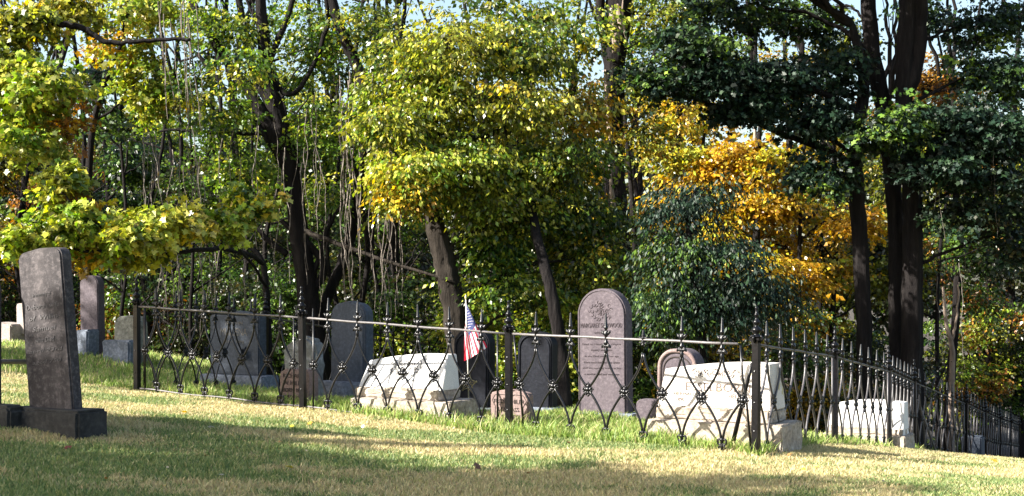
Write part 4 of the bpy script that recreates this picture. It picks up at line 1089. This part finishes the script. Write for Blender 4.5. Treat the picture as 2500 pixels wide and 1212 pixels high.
tree('yellow_maple', 'second yellow maple with hanging sprays right of the top left corner', 18.5,
     [(225, 900), (215, 600), (228, 300), (300, 100)], [22, 20, 14, 8],
     [(330, 20, 90, 50, 0, ['yellow', 'lime'], 120), (290, 110, 60, 40, 0, ['gold', 'lime'], 60), (350, 190, 60, 70, 0, ['lime', 'ygreen'], 100), (400, 240, 70, 40, 0, ['ygreen', 'yellow'], 70), (240, 290, 60, 40, .5, ['dark', 'green'], 50), (240, 210, 70, 50, 1, ['dark', 'shade'], 60)],
     49, size=.09, shape=MAP, dens=.9)
# bright bough reaching over the left stones
tree('bright_bough_maple', 'young maple whose bright yellow green bough arches low over the left gravestones', 15.6,
     [(655, 860), (652, 740), (640, 640), (600, 590)], [18, 16, 14, 10],
     [(620, 498, 55, 20, -2.6, ['ygreen', 'yellow', 'green'], 90), (540, 543, 55, 20, -2.9, ['ygreen', 'lime'], 100), (450, 543, 55, 19, -3.1, ['lime', 'yellow'], 100), (370, 553, 50, 19, -3.3, ['yellow', 'lime'], 100),
      (290, 573, 55, 19, -3.5, ['lime', 'yellow', 'ygreen'], 100), (200, 538, 45, 19, -3.5, ['lime', 'ygreen'], 80), (120, 568, 50, 16, -3.7, ['lime', 'ygreen'], 80), (40, 593, 45, 14, -3.8, ['yellow', 'lime'], 60),
      (240, 610, 50, 14, -3.4, ['gold', 'lime'], 60), (160, 438, 32, 22, -3.3, ['lime', 'ygreen'], 70), (130, 488, 32, 14, -3.4, ['ygreen'], 40), (205, 483, 24, 14, -3.2, ['gold', 'rust'], 25), (350, 610, 50, 12, -3.2, ['yellow', 'olive'], 40)],
     51, barkm='bark_dark', size=.082, shape=MAP, autolimb=False, limbs=[([(640, 640), (560, 610, 13.8), (430, 618, 12.6), (300, 625, 12.1), (180, 610, 12), (40, 635, 11.8)], 12, 4), ([(430, 618, 12.6), (300, 580, 12.2), (220, 540, 12.1), (150, 470, 12.1)], 7, 3), ([(650, 700), (560, 590, 13.2), (380, 570, 12.3)], 8, 3)], clump=.28, spl=.5, droop=.5, dens=.75)
# small pale forked saplings
tree('forked_sapling', 'small pale forked sapling in front of the gold leaves', 24, [(1858, 900), (1856, 700), (1848, 560), (1852, 520), (1860, 490)], [9, 9, 9, 8, 6], [], 61, barkm='bark_pale', limbs=[([(1850, 560), (1850, 500), (1845, 400)], 7, 4)])
tree('forked_sapling', 'pale forked sapling by the right edge above the far fence', 21, [(2322, 1000), (2324, 860), (2310, 790), (2302, 700)], [14, 13, 9, 5], [], 62, barkm='bark_pale', limbs=[([(2322, 830), (2335, 780), (2340, 690)], 8, 4)])
tree('sunlit_stem', 'slim sunlit orange stem standing in the gold leaves', 25, [(1664, 900), (1662, 600), (1664, 400), (1666, 250)], [20, 18, 16, 10], [], 63, barkm='bark_pale')
tree('sunlit_stem', 'narrow sunlit stem right of the other one in the gold leaves', 26, [(1850, 1000), (1846, 600), (1844, 380), (1842, 260)], [10, 9, 8, 6], [], 64, barkm='bark_pale')
# fallen pole slanting behind the white stone
p0 = P(745, 565, 17.4); p1 = P(1110, 690, 16.6); mb = MB()
pp = wiggle([p0, p0.lerp(p1, .5)+Vector((0, 0, -.03)), p1], .012, 3, 6); mb.tube(pp, list(np.linspace(.036, .014, len(pp))), 7)
o = put('broken_branch', mb.mesh('broken_branch', M['bark_grey'], origin=p0), None, p0); tag(o, 'long broken branch slanting down from the vine hung tree to the leaning trunk', 'branch')

# --- vines
def vine(px, y0, y1, d, amp, seed, r=.008, label='', group='', lean=0):
    rg = random.Random(seed); n = max(6, int((y1-y0)/22)); pts = []; x = px; vx = 0
    for i in range(n+1):
        t_ = i/n; vx = vx*.55+rg.uniform(-1, 1)*amp; x += vx
        x += (px+lean*t_-x)*.12
        pts.append(P(x, y0+(y1-y0)*t_, d+rg.uniform(-.05, .05)))
    pts = catmull(pts, 3); mb = MB(); mb.tube(pts, [r*(.55+.45*rg.random())*(1.0-.55*q_/len(pts)) for q_ in range(len(pts))], 5)
    o = put('hanging_vine', mb.mesh('vine', M['vine'], origin=pts[-1]), None, pts[-1]); tag(o, label, 'vine', group)
rs = random.Random(21)
for k in range(22):
    vine(rs.uniform(825, 965), rs.uniform(170, 330), rs.uniform(620, 800), rs.uniform(16.6, 17.4), 4.5, k, rs.uniform(.009, .015), 'thin bare grey vine hanging in the bundle left of the leaning grey trunk', 'vines left of the leaning trunk', rs.uniform(-10, 50))
for k in range(20):
    y0 = rs.uniform(300, 430)
    vine(rs.uniform(345, 490), y0, y0+rs.uniform(100, 260), rs.uniform(15.8, 17), 6.0, k+100, rs.uniform(.006, .010), 'crooked pale vine dangling above the bright yellow green bough', 'vines above the left bough', rs.uniform(-20, 20))
for k in range(16):
    vine(rs.uniform(390, 560), rs.uniform(600, 650), rs.uniform(740, 850), rs.uniform(15.8, 17), 5.0, k+200, rs.uniform(.006, .010), 'twisted pale vine hanging between the bright bough and the fence', 'vines below the left bough', rs.uniform(-15, 15))
for k in range(16):
    vine(rs.uniform(540, 800), rs.uniform(180, 420), rs.uniform(500, 800), rs.uniform(16.6, 17.6), 5.0, k+300, rs.uniform(.005, .010), 'pale thread-like vine trailing over the dark many-stemmed tree', 'vines on the vine hung tree', rs.uniform(-30, 30))
for k in range(10):
    vine(rs.uniform(380, 480), rs.uniform(-20, 60), rs.uniform(230, 330), rs.uniform(16.5, 17.2), 3.0, k+400, rs.uniform(.008, .014), 'dark straight vine strand crossing the upper left bough', 'vines across the upper bough', rs.uniform(0, 60))
for k in range(16):
    y0 = rs.uniform(260, 700)
    vine(rs.uniform(2270, 2490), y0, y0+rs.uniform(120, 330), rs.uniform(18, 20), 5.0, k+500, rs.uniform(.004, .008), 'fine grey vine trailing in the dark foliage at the right edge', 'vines at the right edge', rs.uniform(-30, 30))

# --- trees beyond the left edge of the photo, which shade the front lawn and the back row
def off_tree(label, x, y, blobs, seed, size=.16):
    b = Vector((x, y, gz(x, y))); root = thing('shade_tree', label, 'tree', b)
    mb = MB(); pts = catmull([b-Vector((0, 0, .2)), b+Vector((.1, 0, 2.5)), b+Vector((0, .2, 6)), b+Vector((.2, 0, 9))], 5)
    mb.tube(pts, list(np.linspace(.28, .1, len(pts))), 12); put('trunk', mb.mesh('trunk', M['bark_dark'], origin=b), root)
    mb = MB()
    for c, r, n, p in blobs:
        s0 = Vector((b.x, b.y, max(b.z+2, c[2]-1.5))); tp = wiggle([s0, s0.lerp(Vector(c), .5)+Vector((0, 0, .2)), Vector(c)], .08, 3, 4); mb.tube(tp, list(np.linspace(.08, .02, len(tp))), 6)
    put('branches', mb.mesh('branches', M['bark_dark'], origin=b), root)
    me, n = leafmesh('crown', blobs, seed, size, DIA, M['leaf'], b); TOTAL[0] += n; put('crown', me, root)
E = 1/math.tan(ELEV)
def caster(tx, ty, h):                                     # point h above the ground target towards the sun
    z0 = gz(tx, ty); return (tx+SUN_DIR.x*E*h, ty+SUN_DIR.y*E*h, z0+h)
bl = []
for tx, ty, h, rx, n in [(-4.6, 8.6, 6.2, 1.3, 150), (-3.4, 8.3, 6, 1.2, 140), (-2.3, 8.1, 6.3, 1.2, 150), (-1.1, 8.15, 6, 1.2, 150), (.1, 8.2, 6.2, 1.1, 130), (1.0, 8.2, 6.4, .8, 80), (-4.4, 7.3, 6.2, 1.3, 150), (-3.0, 7.2, 6, 1.2, 150), (-1.4, 7.1, 6, 1.2, 150), (0.2, 7.1, 6, 1.2, 150),
                   (-1.5, 8.9, 6.6, .55, 40), (.6, 8.9, 6.8, .5, 36), (-3.2, 9.55, 6.6, .75, 70), (-2.6, 9.6, 6.9, .6, 60), (-2.0, 9.5, 7.2, .5, 30), (2.0, 8.5, 6.5, .45, 26), (1.8, 7.6, 6.5, .6, 50)]:
    bl.append((caster(tx, ty, h), (rx, .75 if rx > .7 else .35, .7 if rx > .7 else .4), n, ['olive', 'green']))
off_tree('broad tree beyond the left edge shading the front lawn', -13.5, 5.6, bl, 71)
bl = []
for tx, ty, h, rx, n in [(-6.5, 16.2, 6, 1.6, 200), (-5.0, 15.6, 6, 1.5, 200), (-3.4, 15.0, 6.2, 1.5, 200), (-1.9, 14.4, 6.2, 1.4, 200), (-.7, 14.3, 6.4, 1.2, 190), (.3, 14.2, 6.6, 1.1, 150), (-4.5, 17.3, 6.6, 1.6, 180), (-2.4, 16.6, 6.8, 1.6, 180), (-.3, 15.8, 7, 1.5, 180)]:
    bl.append((caster(tx, ty, h), (rx, .8, .8), n, ['olive', 'green']))
off_tree('second tree beyond the left edge shading the back row of stones', -15.5, 13.2, bl, 72)

# ------------------------------------------------------------------ grass
rs = np.random.RandomState(77)
def fence_side(x, y):                                      # >0 inside the plot (behind the front run)
    best = np.full(x.shape, -9.0)
    d_ = np.full(x.shape, 9.0)
    ps = [(p.x, p.y) for p in front_posts]
    for (x0, y0), (x1, y1) in zip(ps[:-1], ps[1:]):
        dx, dy = x1-x0, y1-y0; L = math.hypot(dx, dy); t_ = np.clip(((x-x0)*dx+(y-y0)*dy)/L/L, 0, 1)
        d_ = np.minimum(d_, np.hypot(x-x0-t_*dx, y-y0-t_*dy))
    n_ = ((x-ps[0][0])*(ps[3][1]-ps[0][1])*-1+(y-ps[0][1])*(ps[3][0]-ps[0][0]))
    rp = [(p.x, p.y) for p in right_posts[:5]]
    nr = (x-rp[0][0])*(rp[4][1]-rp[0][1])-(y-rp[0][1])*(rp[4][0]-rp[0][0])
    inside = (n_ > 0) & (nr < 0) & (y > 9.9)
    dr = np.full(x.shape, 9.0)
    for (x0, y0), (x1, y1) in zip(rp[:-1], rp[1:]):
        dx, dy = x1-x0, y1-y0; L = math.hypot(dx, dy); t_ = np.clip(((x-x0)*dx+(y-y0)*dy)/L/L, 0, 1)
        dr = np.minimum(dr, np.hypot(x-x0-t_*dx, y-y0-t_*dy))
    return inside, d_, dr
bx, by, bhh, bw, bc, bl_ = [], [], [], [], [], []
def blades(n, ymin, ymax, hmul, wid, mode='lawn'):
    y = ymin*(ymax/ymin)**rs.rand(n) if mode != 'lawn2' else rs.uniform(ymin, ymax, n)
    x = (rs.rand(n)*2-1)*(y*.415)
    ins, df, dr = fence_side(x, y)
    tall = (ins & (df > .04)) | (dr < .07)
    clump = fnoise(x*3.1+40, y*3.1)
    h = np.where(tall, .030+.065*rs.rand(n)*clump*1.4, .010+.022*rs.rand(n)*(.5+clump))*hmul
    edge = ((df < .30) & ins) | (dr < .12); h = np.where(edge & (rs.rand(n) < .25), h*1.6, h)
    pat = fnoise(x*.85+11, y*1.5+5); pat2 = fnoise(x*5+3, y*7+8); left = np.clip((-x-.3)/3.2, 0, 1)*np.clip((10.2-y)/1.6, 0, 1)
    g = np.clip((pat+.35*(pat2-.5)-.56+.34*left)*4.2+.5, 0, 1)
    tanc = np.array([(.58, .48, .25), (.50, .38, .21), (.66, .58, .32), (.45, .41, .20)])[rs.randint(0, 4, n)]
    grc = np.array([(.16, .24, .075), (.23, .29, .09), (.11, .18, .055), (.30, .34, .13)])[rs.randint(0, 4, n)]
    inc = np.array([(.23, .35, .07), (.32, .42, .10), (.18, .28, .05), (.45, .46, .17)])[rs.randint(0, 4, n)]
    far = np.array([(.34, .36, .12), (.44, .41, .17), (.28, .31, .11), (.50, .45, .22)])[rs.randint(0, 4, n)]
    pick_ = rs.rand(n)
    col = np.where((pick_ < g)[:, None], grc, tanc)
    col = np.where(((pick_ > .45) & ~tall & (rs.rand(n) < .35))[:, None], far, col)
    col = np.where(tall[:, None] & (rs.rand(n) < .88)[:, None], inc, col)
    col *= (.75+.5*rs.rand(n, 1))
    bx.append(x); by.append(y); bhh.append(h); bw.append(np.full(n, wid)*(.7+.6*rs.rand(n))); bc.append(col)
blades(330000, 7.3, 13.5, 1.25, .0046)
blades(120000, 10.0, 22.0, 1.0, .007)
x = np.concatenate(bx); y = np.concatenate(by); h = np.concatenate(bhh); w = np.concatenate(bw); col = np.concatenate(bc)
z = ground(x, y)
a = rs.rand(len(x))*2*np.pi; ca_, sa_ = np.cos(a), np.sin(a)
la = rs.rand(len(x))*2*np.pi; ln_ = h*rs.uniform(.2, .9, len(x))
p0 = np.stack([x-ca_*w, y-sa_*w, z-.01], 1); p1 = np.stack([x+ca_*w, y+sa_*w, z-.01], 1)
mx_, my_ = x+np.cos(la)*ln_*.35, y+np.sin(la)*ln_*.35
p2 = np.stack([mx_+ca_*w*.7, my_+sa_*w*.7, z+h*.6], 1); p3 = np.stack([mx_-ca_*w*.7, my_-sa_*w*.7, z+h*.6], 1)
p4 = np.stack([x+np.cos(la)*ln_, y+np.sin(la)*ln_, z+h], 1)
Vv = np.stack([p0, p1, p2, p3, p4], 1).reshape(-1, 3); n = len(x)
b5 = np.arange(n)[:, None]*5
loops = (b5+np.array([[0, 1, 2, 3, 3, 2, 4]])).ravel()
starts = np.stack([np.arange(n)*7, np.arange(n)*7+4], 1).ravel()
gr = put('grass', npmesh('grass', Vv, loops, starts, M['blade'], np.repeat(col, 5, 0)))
tag(gr, 'short lawn with dry tan patches and longer bright green grass inside the iron fence', 'grass', kind='stuff')

# fallen leaves
LV = [(450, 1015, (.75, .50, .02), 1.3, 'bright yellow fallen leaf on the sunny lawn below the left fence panel'), (158, 1106, (.20, .05, .03), 1.1, 'dark red brown leaf standing on the shaded grass below the leaning slab'),
      (510, 1053, (.62, .58, .50), 1.0, 'pale bleached leaf at the edge of the lawn shade, left of centre'), (755, 1044, (.70, .34, .04), 1.0, 'orange leaf on the sunny lawn below the second fence post'),
      (885, 1053, (.70, .64, .56), .8, 'whitish curled leaf on the sunny lawn below the white slanted stone'), (714, 1152, (.62, .52, .04), 1.1, 'lone yellow leaf in the shaded grass near the bottom, left of centre'),
      (541, 1172, (.60, .58, .50), .8, 'pale sliver of leaf low in the shaded grass'), (1168, 1156, (.10, .05, .03), 1.4, 'dark brown leaf standing up in the shaded grass at the bottom centre'),
      (1962, 1158, (.72, .50, .03), .9, 'small yellow leaf on the dry grass at the lower right'), (2437, 1138, (.70, .33, .02), 1.3, 'orange leaf on the lawn below the far right fence'),
      (2478, 1133, (.68, .60, .50), 1.0, 'pale leaf beside the orange one at the right edge'), (2165, 1190, (.66, .60, .52), .9, 'pale leaf on the sunlit bottom right grass'),
      (1130, 1024, (.28, .13, .05), 1.0, 'brown leaf at the foot of the fence right of the white slanted stone'), (712, 1052, (.66, .56, .06), .9, 'yellow green leaf just left of the orange one'),
      (1990, 1152, (.55, .52, .08), .7, 'tiny lime yellow leaf beside the small yellow leaf at lower right'), (90, 944, (.68, .64, .58), 1.0, 'pale leaf on the lawn just left of the leaning slab'),
      (600, 902, (.66, .64, .60), .9, 'pale leaf in the shade beyond the left fence'), (255, 872, (.68, .66, .60), .9, 'whitish leaf between the slim stone and the mottled stone'),
      (1925, 1122, (.40, .2, .06), .9, 'brown leaf just right of the corner post'), (1390, 1090, (.3, .15, .07), .9, 'brown leaf in the lawn below the black stone right of the third post')]
for i, (px, py, colr, s_, lab) in enumerate(LV):
    p = pick(px, py); rg = random.Random(i); sz = .055*s_
    sh = MAP.copy(); sh[:, 2] = -.25*np.abs(sh[:, 1])+.12*np.sin(sh[:, 0]*5)
    rot = Matrix.Rotation(rg.uniform(0, 6), 3, 'Z')@Matrix.Rotation(R(rg.uniform(-40, -15)), 3, 'Y')@Matrix.Rotation(R(rg.uniform(-25, 25)), 3, 'X')
    vs = np.array([rot@Vector(v)*sz for v in sh])
    me = npmesh('leaf', vs, np.arange(10), [0], M['litter'], np.tile(np.array(colr), (10, 1)))
    o = put('fallen_leaf', me, None, (p.x, p.y, p.z+.028)); tag(o, lab, 'leaf', 'fallen leaves on the lawn')
rg = random.Random(8)
for k in range(34):                                        # tiny dry leaves
    px = rg.uniform(20, 2480); py = rg.uniform(1060+px*.03, 1205); p = pick(px, py); sz = rg.uniform(.016, .028)
    rot = Matrix.Rotation(rg.uniform(0, 6), 3, 'Z')@Matrix.Rotation(R(rg.uniform(-50, 10)), 3, 'Y')
    colr = rg.choice([(.35, .18, .05), (.55, .40, .08), (.16, .08, .04), (.5, .42, .28)])
    me = npmesh('leaf', np.array([rot@Vector(v)*sz*1.3 for v in MAP]), np.arange(10), [0], M['litter'], np.tile(np.array(colr), (10, 1)))
    o = put('fallen_leaf', me, None, (p.x, p.y, p.z+.022)); tag(o, 'tiny dry leaf caught in the short grass of the lawn', 'leaf', 'tiny dry leaves in the lawn')
print('LEAVES', TOTAL[0], 'BLADES', n)
